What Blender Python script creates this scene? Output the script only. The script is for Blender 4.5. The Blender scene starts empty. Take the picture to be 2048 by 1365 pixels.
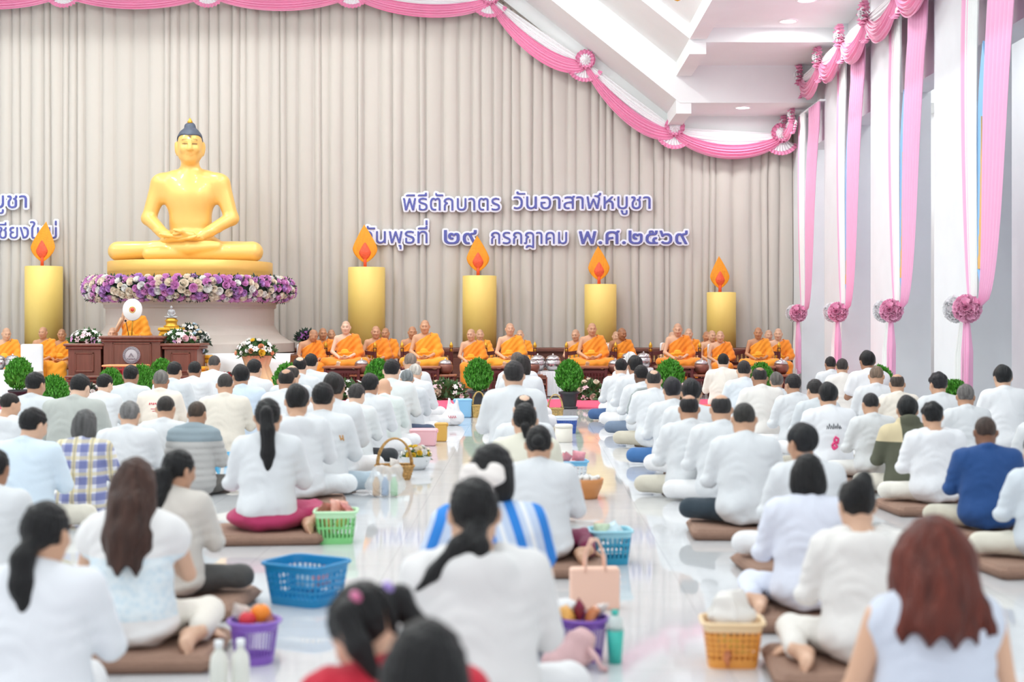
import bpy, math, random
import numpy as np
from mathutils import Vector, Matrix, Euler
from mathutils.bvhtree import BVHTree

scene = bpy.context.scene
COL = scene.collection
PI = math.pi

# ------------------------------------------------------------------ camera
F = 2800.0                      # focal length in pixels of a 2048 x 1365 frame
VX, VY = 1059.0, 641.0          # where the hall's long axis meets the picture
CH = 1.4                        # camera height
cam_d = bpy.data.cameras.new('camera')
cam = bpy.data.objects.new('camera', cam_d)
COL.objects.link(cam)
cam.location = (0, 0, CH)
cam.rotation_euler = (PI / 2, 0, 0)
cam_d.sensor_fit = 'HORIZONTAL'
cam_d.sensor_width = 36.0
cam_d.lens = F / 2048 * 36.0
cam_d.shift_x = -(VX - 1024) / 2048
cam_d.shift_y = (VY - 682.5) / 2048
cam_d.clip_end = 200
cam_d.dof.use_dof = True
cam_d.dof.focus_distance = 24.0
cam_d.dof.aperture_fstop = 1.9
scene.camera = cam

# ------------------------------------------------------------------ even ambient world light, the hall left open at the rear; exposure
world = bpy.data.worlds.new('world')
scene.world = world
world.use_nodes = True
bg = world.node_tree.nodes['Background']
bg.inputs[0].default_value = (0.93, 0.96, 1.0, 1)
bg.inputs[1].default_value = 0.8
scene.view_settings.view_transform = 'Standard'
scene.view_settings.look = 'None'
scene.view_settings.gamma = 1.0
scene.view_settings.exposure = 0.5
scene.view_settings.use_curve_mapping = False
scene.cycles.use_denoising = True
scene.cycles.max_bounces = 8
scene.cycles.diffuse_bounces = 5
scene.cycles.glossy_bounces = 3
scene.cycles.transmission_bounces = 4
scene.cycles.transparent_max_bounces = 6
scene.cycles.caustics_reflective = False
scene.cycles.caustics_refractive = False
scene.cycles.sample_clamp_indirect = 4.0

# ------------------------------------------------------------------ helpers
def lin(h):
    h = h.lstrip('#')
    return tuple(((v / 12.92) if v <= 0.04045 else ((v + 0.055) / 1.055) ** 2.4)
                 for v in (int(h[i:i + 2], 16) / 255 for i in (0, 2, 4)))

def px(x, y, D):
    """the point at depth D that the photograph shows at pixel (x, y)"""
    return Vector(((x - VX) * D / F, D, CH - (y - VY) * D / F))

MATS = {}
def mat(name, col='#cccccc', rough=0.6, metal=0.0, emit=0.0, objcol=False, attr=None, noise=0.0, nscale=8.0,
        nstretch=(1, 1, 1), bump=0.0, bscale=30.0, bstretch=(1, 1, 1), trans=0.0, alpha=1.0, sheen=0.0, coat=0.0, sss=0.0, spec=None):
    if name in MATS:
        return MATS[name]
    m = bpy.data.materials.new(name)
    m.use_nodes = True
    nt = m.node_tree
    N, L = nt.nodes, nt.links
    b = N['Principled BSDF']
    rgb = lin(col)
    b.inputs['Base Color'].default_value = (*rgb, 1)
    b.inputs['Roughness'].default_value = rough
    b.inputs['Metallic'].default_value = metal
    if spec is not None: b.inputs['Specular IOR Level'].default_value = spec
    if trans: b.inputs['Transmission Weight'].default_value = trans
    if alpha < 1: b.inputs['Alpha'].default_value = alpha
    if sheen: b.inputs['Sheen Weight'].default_value = sheen
    if coat: b.inputs['Coat Weight'].default_value = coat
    if emit:
        b.inputs['Emission Color'].default_value = (*rgb, 1)
        b.inputs['Emission Strength'].default_value = emit
    src = None
    if attr:
        a = N.new('ShaderNodeAttribute'); a.attribute_name = attr; src = a.outputs['Color']
    if objcol:
        oi = N.new('ShaderNodeObjectInfo')
        if src is None: src = oi.outputs['Color']
        else:
            mx = N.new('ShaderNodeMix'); mx.data_type = 'RGBA'; mx.blend_type = 'MULTIPLY'; mx.inputs[0].default_value = 1
            L.new(src, mx.inputs[6]); L.new(oi.outputs['Color'], mx.inputs[7]); src = mx.outputs[2]
    tc = None
    def coords(stretch):
        nonlocal tc
        if tc is None: tc = N.new('ShaderNodeTexCoord')
        mp = N.new('ShaderNodeMapping'); mp.inputs['Scale'].default_value = stretch
        L.new(tc.outputs['Object'], mp.inputs[0]); return mp.outputs[0]
    if noise:
        nz = N.new('ShaderNodeTexNoise'); nz.inputs['Scale'].default_value = nscale; nz.inputs['Detail'].default_value = 4
        L.new(coords(nstretch), nz.inputs['Vector'])
        rp = N.new('ShaderNodeMapRange'); rp.inputs[1].default_value = 0.3; rp.inputs[2].default_value = 0.7
        rp.inputs[3].default_value = 1 - noise; rp.inputs[4].default_value = 1 + noise * 0.5
        L.new(nz.outputs['Fac'], rp.inputs[0])
        mx = N.new('ShaderNodeMix'); mx.data_type = 'RGBA'; mx.blend_type = 'MULTIPLY'; mx.inputs[0].default_value = 1
        if src is not None: L.new(src, mx.inputs[6])
        else: mx.inputs[6].default_value = (*rgb, 1)
        L.new(rp.outputs[0], mx.inputs[7]); src = mx.outputs[2]
    if src is not None: L.new(src, b.inputs['Base Color'])
    if bump:
        nz = N.new('ShaderNodeTexNoise'); nz.inputs['Scale'].default_value = bscale; nz.inputs['Detail'].default_value = 3
        L.new(coords(bstretch), nz.inputs['Vector'])
        bp = N.new('ShaderNodeBump'); bp.inputs['Strength'].default_value = bump; bp.inputs['Distance'].default_value = 0.02
        L.new(nz.outputs['Fac'], bp.inputs['Height']); L.new(bp.outputs[0], b.inputs['Normal'])
    MATS[name] = m
    return m

def tag(o, label=None, cat=None, group=None, kind=None):
    if label: o['label'] = label
    if cat: o['category'] = cat
    if group: o['group'] = group
    if kind: o['kind'] = kind
    return o

def thing(name, label, cat, loc=(0, 0, 0), rz=0.0, group=None, scale=1.0):
    o = bpy.data.objects.new(name, None)
    o.empty_display_size = 0.1
    COL.objects.link(o)
    o.location = loc
    o.rotation_euler = (0, 0, rz)
    o.scale = (scale,) * 3 if not isinstance(scale, (tuple, list)) else scale
    return tag(o, label, cat, group)

def link(name, me, parent=None, loc=(0, 0, 0), rot=(0, 0, 0), scale=1.0, col=None):
    o = bpy.data.objects.new(name, me)
    COL.objects.link(o)
    o.parent = parent
    o.location = loc
    o.rotation_euler = rot
    o.scale = (scale,) * 3 if not isinstance(scale, (tuple, list)) else scale
    if col is not None:
        c = lin(col) if isinstance(col, str) else col
        o.color = (*c, 1)
    return o

def kids(o):
    return [c for c in bpy.data.objects if c.parent is o]

def copy_tree(o, parent=None, ch=None):
    c = o.copy(); COL.objects.link(c); c.parent = parent
    for k in list(o.children):
        copy_tree(k, c)
    return c

class MB:
    """collects shapes into one mesh"""
    def __init__(s): s.v = []; s.f = []; s.sm = []; s.n = 0
    def add(s, V, Fc, smooth=False):
        V = np.asarray(V, float); s.v.append(V)
        s.f += [tuple(int(i) + s.n for i in f) for f in Fc]; s.sm += [smooth] * len(Fc); s.n += len(V); return s
    def box(s, c, d, R=None, bev=0.0, taper=(1, 1)):
        x, y, z = d[0] / 2, d[1] / 2, d[2] / 2
        if bev:
            b = min(bev, x * .9, y * .9, z * .9)
            rings = [(-z, b), (-z + b, 0), (z - b, 0), (z, b)]
            V = []
            for zz, ins in rings:
                t = (zz + z) / (2 * z); tx = 1 + (taper[0] - 1) * t; ty = 1 + (taper[1] - 1) * t
                X, Y = (x - ins) * tx, (y - ins) * ty; b2 = b
                V += [(-X + b2, -Y, zz), (X - b2, -Y, zz), (X, -Y + b2, zz), (X, Y - b2, zz), (X - b2, Y, zz), (-X + b2, Y, zz), (-X, Y - b2, zz), (-X, -Y + b2, zz)]
            Fc = [tuple(range(7, -1, -1)), tuple(range(24, 32))]
            for r in range(3):
                for i in range(8):
                    j = (i + 1) % 8; Fc.append((r * 8 + i, r * 8 + j, r * 8 + 8 + j, r * 8 + 8 + i))
        else:
            tx, ty = taper
            V = [(-x, -y, -z), (x, -y, -z), (x, y, -z), (-x, y, -z), (-x * tx, -y * ty, z), (x * tx, -y * ty, z), (x * tx, y * ty, z), (-x * tx, y * ty, z)]
            Fc = [(3, 2, 1, 0), (4, 5, 6, 7), (0, 1, 5, 4), (1, 2, 6, 5), (2, 3, 7, 6), (3, 0, 4, 7)]
        V = np.array(V)
        if R is not None: V = V @ np.array(R.to_3x3()).T
        return s.add(V + np.array(c), Fc)
    def lathe(s, prof, c=(0, 0, 0), n=24, sx=1, sy=1, a0=0, a1=2 * PI, smooth=True, R=None, caps=True):
        full = abs(a1 - a0 - 2 * PI) < 1e-6
        k = n if full else n + 1
        V = []
        for r, z in prof:
            for i in range(k):
                a = a0 + (a1 - a0) * i / n
                V.append((r * math.cos(a) * sx, r * math.sin(a) * sy, z))
        Fc = []
        for j in range(len(prof) - 1):
            for i in range(n):
                i2 = (i + 1) % k if full else i + 1
                Fc.append((j * k + i, j * k + i2, (j + 1) * k + i2, (j + 1) * k + i))
        if full and caps:
            if prof[0][0] > 1e-4: Fc.append(tuple(range(k - 1, -1, -1)))
            if prof[-1][0] > 1e-4: Fc.append(tuple((len(prof) - 1) * k + i for i in range(k)))
        V = np.array(V)
        if R is not None: V = V @ np.array(R.to_3x3()).T
        return s.add(V + np.array(c), Fc, smooth)
    def tube(s, pts, r, n=8, smooth=True, flat=1.0, cap=True):
        pts = [Vector(p) for p in pts]
        rr = r if isinstance(r, (list, tuple)) else [r] * len(pts)
        V, Fc = [], []
        up = Vector((0, 0, 1))
        for i, p in enumerate(pts):
            t = (pts[min(i + 1, len(pts) - 1)] - pts[max(i - 1, 0)])
            t = t.normalized() if t.length > 1e-9 else Vector((0, 0, 1))
            u = up if abs(t.dot(up)) < .95 else Vector((0, 1, 0))
            a = t.cross(u).normalized(); b = a.cross(t)
            for k in range(n):
                w = 2 * PI * k / n
                V.append(p + a * math.cos(w) * rr[i] + b * math.sin(w) * rr[i] * flat)
        for i in range(len(pts) - 1):
            for k in range(n):
                k2 = (k + 1) % n
                Fc.append((i * n + k, i * n + k2, (i + 1) * n + k2, (i + 1) * n + k))
        if cap:
            Fc.append(tuple(range(n - 1, -1, -1))); Fc.append(tuple((len(pts) - 1) * n + k for k in range(n)))
        return s.add([tuple(v) for v in V], Fc, smooth)
    def grid(s, P, smooth=True):
        P = np.asarray(P, float); a, b = P.shape[:2]
        Fc = [(i * b + j, i * b + j + 1, (i + 1) * b + j + 1, (i + 1) * b + j) for i in range(a - 1) for j in range(b - 1)]
        return s.add(P.reshape(-1, 3), Fc, smooth)
    def ball(s, c, r, n=10, m=6, R=None, smooth=True):
        r = r if isinstance(r, (tuple, list)) else (r, r, r)
        prof = [(math.sin(PI * j / m), -math.cos(PI * j / m)) for j in range(m + 1)]
        V = []
        for a, z in prof:
            for i in range(n):
                V.append((a * math.cos(2 * PI * i / n) * r[0], a * math.sin(2 * PI * i / n) * r[1], z * r[2]))
        Fc = [(j * n + i, j * n + (i + 1) % n, (j + 1) * n + (i + 1) % n, (j + 1) * n + i) for j in range(m) for i in range(n)]
        V = np.array(V)
        if R is not None: V = V @ np.array(R.to_3x3()).T
        return s.add(V + np.array(c), Fc, smooth)
    def mesh(s, name, *mats):
        me = bpy.data.meshes.new(name)
        me.from_pydata(np.concatenate(s.v).tolist() if s.v else [], [], s.f)
        me.polygons.foreach_set('use_smooth', s.sm)
        for m in mats: me.materials.append(m)
        me.update()
        return me
    def build(s, name, m, parent=None, **kw):
        return link(name, s.mesh(name, m), parent, **kw)

def solid(me_obj, t, off=0):
    md = me_obj.modifiers.new('thickness', 'SOLIDIFY'); md.thickness = t; md.offset = off; return me_obj

# ---- distance-field sculpting: a body is blended from simple volumes and meshed as one continuous surface
def surface_nets(Fd, lo, h):
    n = Fd < 0
    c = [n[i:n.shape[0] - 1 + i, j:n.shape[1] - 1 + j, k:n.shape[2] - 1 + k] for i in (0, 1) for j in (0, 1) for k in (0, 1)]
    cnt = sum(x.astype(np.int8) for x in c)
    act = (cnt > 0) & (cnt < 8)
    idx = -np.ones(act.shape, np.int64)
    ijk = np.argwhere(act)
    idx[act] = np.arange(len(ijk))
    acc = np.zeros((len(ijk), 3)); num = np.zeros(len(ijk))
    cor = [(i, j, k) for i in (0, 1) for j in (0, 1) for k in (0, 1)]
    val = [Fd[ijk[:, 0] + a, ijk[:, 1] + b, ijk[:, 2] + c_] for a, b, c_ in cor]
    for p in range(8):
        for q in range(p + 1, 8):
            if sum(abs(cor[p][t] - cor[q][t]) for t in range(3)) != 1: continue
            A, B = val[p], val[q]
            m = (A < 0) != (B < 0)
            t = np.where(m, A / np.where(m, A - B, 1), 0)
            for ax in range(3):
                acc[:, ax] += np.where(m, cor[p][ax] + t * (cor[q][ax] - cor[p][ax]), 0)
            num += m
    V = (ijk + acc / num[:, None]) * h + np.array(lo)
    faces = []
    for ax in range(3):
        sl0 = [slice(None)] * 3; sl1 = [slice(None)] * 3
        sl0[ax] = slice(0, -1); sl1[ax] = slice(1, None)
        a, b = n[tuple(sl0)], n[tuple(sl1)]
        e = np.argwhere(a != b)
        o1, o2 = [(1, 2), (2, 0), (0, 1)][ax]
        ok = (e[:, o1] > 0) & (e[:, o2] > 0) & (e[:, o1] < act.shape[o1]) & (e[:, o2] < act.shape[o2])
        e = e[ok]
        s = a[tuple(e.T)]
        def at(d1, d2):
            q = e.copy(); q[:, o1] += d1; q[:, o2] += d2
            return idx[tuple(q.T)]
        q = np.stack([at(-1, -1), at(0, -1), at(0, 0), at(-1, 0)], 1)
        q[~s] = q[~s][:, ::-1]
        faces.append(q[(q >= 0).all(1)])
    return V, np.concatenate(faces)

def smin(a, b, k):
    if k <= 0: return np.minimum(a, b)
    h = np.maximum(k - np.abs(a - b), 0) / k
    return np.minimum(a, b) - h * h * k * 0.25

class Sdf:
    def __init__(s, lo, hi, h):
        s.lo, s.h = np.array(lo, float), h
        ax = [np.arange(lo[i], hi[i] + h, h, dtype=np.float32) for i in range(3)]
        s.P = np.stack(np.meshgrid(*ax, indexing='ij'), -1)
        s.d = np.full(s.P.shape[:3], 9.0, np.float32)
        s.M = None
    def frame(s, M=None):           # following shapes are given in the frame M (a rigid 4x4)
        s.M = M; s.Q = None
        if M is not None:
            R = np.array(M.to_3x3(), np.float32); s.Q = (s.P - np.array(M.translation, np.float32)) @ R
        return s
    def pts(s): return s.P if s.M is None else s.Q
    def f_ell(s, c, r, R=None):
        p = s.pts() - np.array(c, np.float32)
        if R is not None: p = p @ np.array(R.to_3x3(), np.float32)
        r = np.array(r, np.float32)
        k0 = np.sqrt(((p / r) ** 2).sum(-1)); k1 = np.sqrt(((p / (r * r)) ** 2).sum(-1)) + 1e-6
        return k0 * (k0 - 1) / k1
    def f_cap(s, a, b, r1, r2=None, flat=None):
        r2 = r1 if r2 is None else r2
        p = s.pts(); a = np.array(a, np.float32); b = np.array(b, np.float32)
        ba = b - a; pa = p - a
        t = np.clip((pa @ ba) / max(float(ba @ ba), 1e-9), 0, 1)
        q = pa - t[..., None] * ba
        if flat is not None: q = q * np.array(flat, np.float32)
        return np.sqrt((q * q).sum(-1)) - (r1 + (r2 - r1) * t)
    def f_box(s, c, d, r=0.01, R=None):
        p = s.pts() - np.array(c, np.float32)
        if R is not None: p = p @ np.array(R.to_3x3(), np.float32)
        q = np.abs(p) - (np.array(d, np.float32) / 2 - r)
        return np.sqrt((np.maximum(q, 0) ** 2).sum(-1)) + np.minimum(q.max(-1), 0) - r
    def add(s, f, k=0.03): s.d = smin(s.d, f, k); return s
    def cut(s, f, k=0.02): s.d = -smin(-s.d, f, k); return s      # remove the volume f
    def ell(s, c, r, k=0.03, R=None): return s.add(s.f_ell(c, r, R), k)
    def cap(s, a, b, r1, r2=None, k=0.03, flat=None): return s.add(s.f_cap(a, b, r1, r2, flat), k)
    def chain(s, pts, rs, k=0.03, k0=None):
        g = None
        for i in range(len(pts) - 1):
            f = s.f_cap(pts[i], pts[i + 1], rs[i], rs[i + 1]); g = f if g is None else smin(g, f, 0.02)
        return s.add(g, k if k0 is None else k0)
    def net(s):
        s.d[0] = s.d[-1] = 1; s.d[:, 0] = s.d[:, -1] = 1; s.d[:, :, 0] = s.d[:, :, -1] = 1
        return surface_nets(s.d, s.lo, s.h)

def mesh_vf(name, parts, mats, colors=None):
    """parts: list of (V, F); colors: list of (n,3) linear arrays or None"""
    V = np.concatenate([p[0] for p in parts]); off = 0; Fs = []
    for p in parts:
        Fs.append(np.asarray(p[1]) + off); off += len(p[0])
    Fq = np.concatenate(Fs)
    me = bpy.data.meshes.new(name)
    me.vertices.add(len(V)); me.vertices.foreach_set('co', V.astype(np.float32).ravel())
    k = Fq.shape[1]
    me.loops.add(len(Fq) * k); me.loops.foreach_set('vertex_index', Fq.astype(np.int32).ravel())
    me.polygons.add(len(Fq)); me.polygons.foreach_set('loop_start', np.arange(0, len(Fq) * k, k, dtype=np.int32))
    me.polygons.foreach_set('use_smooth', np.ones(len(Fq), bool))
    if colors is not None:
        C = np.concatenate(colors); at = me.color_attributes.new('tint', 'FLOAT_COLOR', 'POINT')
        at.data.foreach_set('color', np.concatenate([C, np.ones((len(C), 1))], 1).astype(np.float32).ravel())
    for m in mats: me.materials.append(m)
    me.update(calc_edges=True); me.validate()
    return me

def sstep(a, b, x):
    t = np.clip((x - a) / (b - a), 0, 1); return t * t * (3 - 2 * t)
# ------------------------------------------------------------------ the hall
def struct(o): o['kind'] = 'structure'; return o
M_white = mat('white_plaster', '#f2f3f5', 0.7, noise=0.03, nscale=2)
M_pillar = mat('pillar_paint', '#e8ebee', 0.7, noise=0.03, nscale=2)
M_ceil = mat('white_ceiling', '#f3f8f7', 0.75, noise=0.02, nscale=1.5)
YB = 29.5

def floor_mat():
    m = bpy.data.materials.new('polished_tile'); m.use_nodes = True
    N, L = m.node_tree.nodes, m.node_tree.links; b = N['Principled BSDF']
    b.inputs['Roughness'].default_value = 0.045; b.inputs['Specular IOR Level'].default_value = 0.62
    tc = N.new('ShaderNodeTexCoord')
    br = N.new('ShaderNodeTexBrick'); br.offset = 0; br.inputs['Scale'].default_value = 1
    br.inputs['Brick Width'].default_value = 0.8; br.inputs['Row Height'].default_value = 0.8; br.inputs['Mortar Size'].default_value = 0.003
    br.inputs['Color1'].default_value = (*lin('#d6d7d9'), 1); br.inputs['Color2'].default_value = (*lin('#d2d3d6'), 1); br.inputs['Mortar'].default_value = (*lin('#c0c1c4'), 1)
    L.new(tc.outputs['Object'], br.inputs['Vector'])
    nz = N.new('ShaderNodeTexNoise'); nz.inputs['Scale'].default_value = 6; nz.inputs['Detail'].default_value = 6
    L.new(tc.outputs['Object'], nz.inputs['Vector'])
    rp = N.new('ShaderNodeMapRange'); rp.inputs[3].default_value = 0.93; rp.inputs[4].default_value = 1.05; L.new(nz.outputs['Fac'], rp.inputs[0])
    mx = N.new('ShaderNodeMix'); mx.data_type = 'RGBA'; mx.blend_type = 'MULTIPLY'; mx.inputs[0].default_value = 1
    L.new(br.outputs['Color'], mx.inputs[6]); L.new(rp.outputs[0], mx.inputs[7]); L.new(mx.outputs[2], b.inputs['Base Color'])
    return m
struct(MB().box((-6, 13, -0.1), (29, 36, 0.2)).build('floor', floor_mat()))
struct(MB().box((-6, YB + 0.6, 4.5), (29, 0.2, 9.6)).build('wall_back', M_white))
struct(MB().box((8.4, 17, 3.4), (0.2, 27, 6.8)).build('wall_right', M_white))
struct(MB().box((-20.4, 13, 3.6), (0.2, 36, 7.2)).build('wall_left', M_white))

# ceiling: a flat side aisle, a slope, a high flat centre, stepping up towards the camera
def prof(z0): return [(-20.4, z0), (-17.1, z0), (-13.5, z0 + 2.75), (-0.62, z0 + 2.85), (2.95, z0), (8.4, z0)]
LV = [(YB + 0.5, 27.4, 5.66), (27.4, 25.1, 6.39), (25.1, 1.0, 6.65)]
def ceil_z(X, z0):
    p = prof(z0)
    for (a, za), (b, zb) in zip(p, p[1:]):
        if a <= X <= b: return za + (zb - za) * (X - a) / (b - a)
    return z0
cm = MB()
for i, (ya, yb, z0) in enumerate(LV):
    p = prof(z0)
    cm.grid([[(x, y, z) for x, z in p] for y in (ya, yb)], False)
    if i + 1 < len(LV):
        q = prof(LV[i + 1][2]); cm.grid([[(x, yb, z) for x, z in p], [(x, yb, z) for x, z in q]], False)
struct(cm.build('ceiling', M_ceil))
rb = MB()
for i, (ya, yb, z0) in enumerate(LV):
    rb.box((3.02, (ya + yb) / 2, z0 - 0.06), (0.3, abs(ya - yb) - 0.04, 0.3))
struct(rb.build('trim_1', M_ceil))
rb = MB()
for i, (ya, yb, z0) in enumerate(LV[2:]):
    for X in (-0.62, -6, -12):
        rb.box((X, (ya + yb) / 2, z0 + 2.8), (0.3, abs(ya - yb), 0.36))
struct(rb.build('trim_2', M_ceil))
# cornice where the curtain meets the ceiling
cb = MB()
pz = prof(5.66)
for (a, za), (b, zb) in zip(pz, pz[1:]):
    cb.grid([[(a, 29.25, za), (b, 29.25, zb)], [(a, 29.25, za - 0.36), (b, 29.25, zb - 0.36)], [(a, 29.45, za - 0.36), (b, 29.45, zb - 0.36)]], False)
struct(cb.build('trim_3', M_ceil))

# the right side: broad pillars with open bays between them
TIE = [27.7, 24.15, 20.6, 17.05]
for k, t in enumerate(TIE + [13.5]):
    near_next = (TIE + [13.5, 9.95])[k + 1]
    y1 = t - 1.5; y0 = near_next + 0.6
    struct(MB().box((5.8, (y0 + y1) / 2, 3.33), (0.56, y1 - y0, 6.66)).build('pillar', M_pillar))
    struct(MB().box((5.83, t - 0.45, 5.75), (0.4, 2.14, 1.8)).build('lintel', M_pillar))
struct(MB().box((5.8, 29.0, 2.85), (0.5, 0.9, 5.7)).build('pillar', M_pillar))

# recessed downlights, each with its lamp
M_glow = mat('lamp_glow', '#ffffff', 0.5, emit=9.0)
M_ring = mat('lamp_ring', '#ffffff', 0.4)
ring_me = MB().lathe([(0.13, 0), (0.13, -0.02), (0.17, -0.025), (0.18, 0)], n=20, caps=False).mesh('ring', M_ring)
disc_me = MB().lathe([(0.0, -0.012), (0.13, -0.012)], n=20).mesh('diffuser', M_glow)
LK = 1.75
def downlight(X, Y, z, label, power):
    t = thing('downlight', label, 'ceiling light', (X, Y, z), group='ceiling downlights')
    link('ring', ring_me, t); link('diffuser', disc_me, t)
    l = bpy.data.lights.new('lamp', 'AREA'); l.shape = 'DISK'; l.size = 0.5; l.energy = power; l.color = (0.965, 1.0, 0.99)
    lo = bpy.data.objects.new('lamp', l); COL.objects.link(lo); lo.location = (X, Y, z - 0.05)
downlight(4.26, 27.95, 5.66, 'round recessed downlight in the low white ceiling by the end curtain, above the pink swag', 14 * LK)
downlight(4.53, 24.5, 6.65, 'bright round recessed downlight in the upper white ceiling beside the pillars', 12 * LK)
downlight(4.53, 22.9, 6.65, 'round recessed downlight cut by the top edge of the picture', 12 * LK)
for X in (-15, -10.5, -6, -1.5, 4.53):
    for Y in (3.5, 7.5, 11.5, 15.5, 19.5, 23.2):
        if X > 4 and Y > 22: continue
        z = ceil_z(X, 6.65)
        downlight(X, Y, z, 'round recessed downlight in the high white ceiling out of the picture', (6 if X > 4 else 52 if Y > 17 else 44) * LK)
for X in (-11, -7, -3):
    downlight(X, 26.2, ceil_z(X, 6.39), 'round recessed downlight in the white ceiling over the stage', 40 * LK)

for Y in (18.5, 22.2, 25.8, 28.6):  # unseen lamps added to lift the dark aisle behind the pillars
    downlight(7.3, Y, ceil_z(7.3, 5.66 if Y > 27.4 else 6.39 if Y > 25.1 else 6.65), 'unseen round downlight added to brighten the side aisle behind the pillars', 17 * LK)
# gilt pendant lamps; those out of view are added to brighten the ceiling
M_gilt = mat('gilt', '#e0a93a', 0.3, 0.8)
shade_me = MB().lathe([(0.0, -0.08), (0.05, -0.06), (0.03, -0.02), (0.11, 0.03), (0.16, 0.1), (0.09, 0.2), (0.05, 0.35), (0.02, 0.4)], n=14).mesh('shade', M_gilt)
for p, lb in ((px(1355, -8, 21.0), 'gilt pendant lamp hanging from the white coffered ceiling, only its tip in view'), (Vector((-3.5, 21, 7.6)), 'unseen gilt pendant lamp over the crowd, added to brighten the ceiling'),
              (Vector((-9.5, 21, 7.6)), 'unseen gilt pendant lamp before the statue, added to brighten the ceiling'), (Vector((2.2, 13, 6.27)), 'unseen gilt pendant lamp over the aisle, added to brighten the ceiling')):
    g = thing('pendant_lamp', lb, 'lamp', p)
    link('shade', shade_me, g)
    top = ceil_z(p.x, 6.65) - p.z
    MB().tube([(0, 0, 0.38), (0, 0, top)], 0.012).build('rod', M_gilt, g)
    for k in range(6):
        a = k * PI / 3; MB().ball((0.2 * math.cos(a), 0.2 * math.sin(a), 0.3), (.03, .03, .05)).build('bulb', M_glow, g)
    b = MB()
    for k in range(6):
        a = k * PI / 3; b.tube([(0, 0, .2), (.12 * math.cos(a), .12 * math.sin(a), .17), (.2 * math.cos(a), .2 * math.sin(a), .26)], .012, 6)
    b.build('arms', M_gilt, g)
    l = bpy.data.lights.new('lamp', 'POINT'); l.shadow_soft_size = 0.22; l.energy = 110
    lo = bpy.data.objects.new('lamp', l); COL.objects.link(lo); lo.location = (p.x, p.y, p.z + .45)

# ------------------------------------------------------------------ end curtain
M_curt = mat('beige_curtain', '#c9c3bb', 0.85, noise=0.05, nscale=0.8, nstretch=(1, 1, 0.15), sheen=0.2)
rnd = random.Random(4)
def wall_top(X): return ceil_z(X, 5.66) - 0.12
def curtain(name, label, x0, x1, seed):
    r = random.Random(seed)
    xs, ys = [], []
    x = x0
    while x < x1:
        w = r.choice([0.13, 0.16, 0.2, 0.24, 0.3, 0.36]) * r.uniform(.85, 1.15); dp = r.uniform(0.05, 0.11); sh = r.uniform(.6, 1.4)
        n = 9
        for i in range(n):
            u = i / n; xs.append(x + w * u + 0.0); ys.append(YB - 0.03 - dp * math.sin(PI * u ** sh) ** 0.4)
        x += w
    zz = [0.55, 2.2, 4.2, 1e3]
    rows = []
    for k, z in enumerate(zz):
        rows.append([(X + 0.012 * math.sin(X * 9 + k * 2.1), Y + 0.012 * math.sin(X * 5 + k * 1.7), min(z, wall_top(X))) for X, Y in zip(xs, ys)])
    return tag(MB().grid(rows).build(name, M_curt), label, 'curtain')
curtain('stage_curtain', 'tall pleated beige curtain covering the end wall behind the golden statue and the candles', -20, 5.5, 4)
curtain('stage_curtain', 'strip of beige curtain seen through the open bay behind the white pillars', 5.52, 8.2, 9)
M_wood = mat('dark_wood', '#6b4034', 0.42, noise=0.22, nscale=5, nstretch=(1, 1, 8))
M_wood2 = mat('podium_wood', '#7b4c3c', 0.4, noise=0.2, nscale=4, nstretch=(6, 6, 0.7))
M_maroon = mat('maroon_wood', '#5c2323', 0.35, noise=0.2, nscale=6)
M_goldp = mat('gold_paint', '#d9a93c', 0.35, 0.55)

# stage along the end wall, wainscot to its right
def panelled(name, x0, x1, y, z1, depth, parent=None):
    b = MB(); cx = (x0 + x1) / 2; w = x1 - x0
    b.box((cx, y + depth / 2, z1 / 2), (w, depth, z1))
    b.box((cx, y - 0.03, z1 - 0.04), (w, 0.1, 0.08), bev=0.02)
    b.box((cx, y - 0.02, 0.08), (w, 0.06, 0.16), bev=0.015)
    n = max(1, int(w / 1.1))
    for i in range(n):
        b.box((x0 + (i + .5) * w / n, y - 0.012, z1 * 0.52), (w / n - 0.24, 0.03, z1 * 0.5), bev=0.012)
    return b.build(name, M_wood, parent)
struct(panelled('stage_floor', -20, 5.18, 28.55, 0.83, 1.4))
struct(panelled('baseboard_back', 5.2, 8.2, 29.28, 0.5, 0.2))
M_cloth_w = mat('white_cloth', '#eeeff2', 0.8, bump=0.25, bscale=9, sheen=0.2)
st = struct(MB().box((-6.25, 26.9, 0.375), (3.8, 3.1, 0.75)).build('stage_floor', M_wood))
# gathered white cloth round the stage front below the pedestal
xs = np.linspace(-8.15, -4.32, 200)
rows = []
for k, z in enumerate((0.79, 0.6, 0.35, 0.1, 0.02)):
    rows.append([(x, 25.3 - 0.03 * (k > 0) - 0.03 * k * (0.5 + 0.5 * math.sin(x * 21 + 2 * math.sin(x * 3))) * .6, z + (0.02 * math.sin(x * 4) if 0 < k < 3 else 0)) for x in xs])
rows.insert(0, [(x, 25.7, 0.79) for x in xs])
tag(solid(MB().grid(rows).build('stage_cloth', M_cloth_w), 0.012), 'white cloth draped along the stage front below the statue pedestal', 'cloth')

# red carpet strip before the monks
M_carpet = mat('pink_red_carpet', '#e25c7c', 0.95, noise=0.08, nscale=40, bump=0.3, bscale=200)
tag(MB().box((-2.0, 23.35, 0.008), (15.5, 2.35, 0.016)).build('carpet', M_carpet), 'pinkish red carpet strip lying in front of the row of monks', 'carpet')

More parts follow.
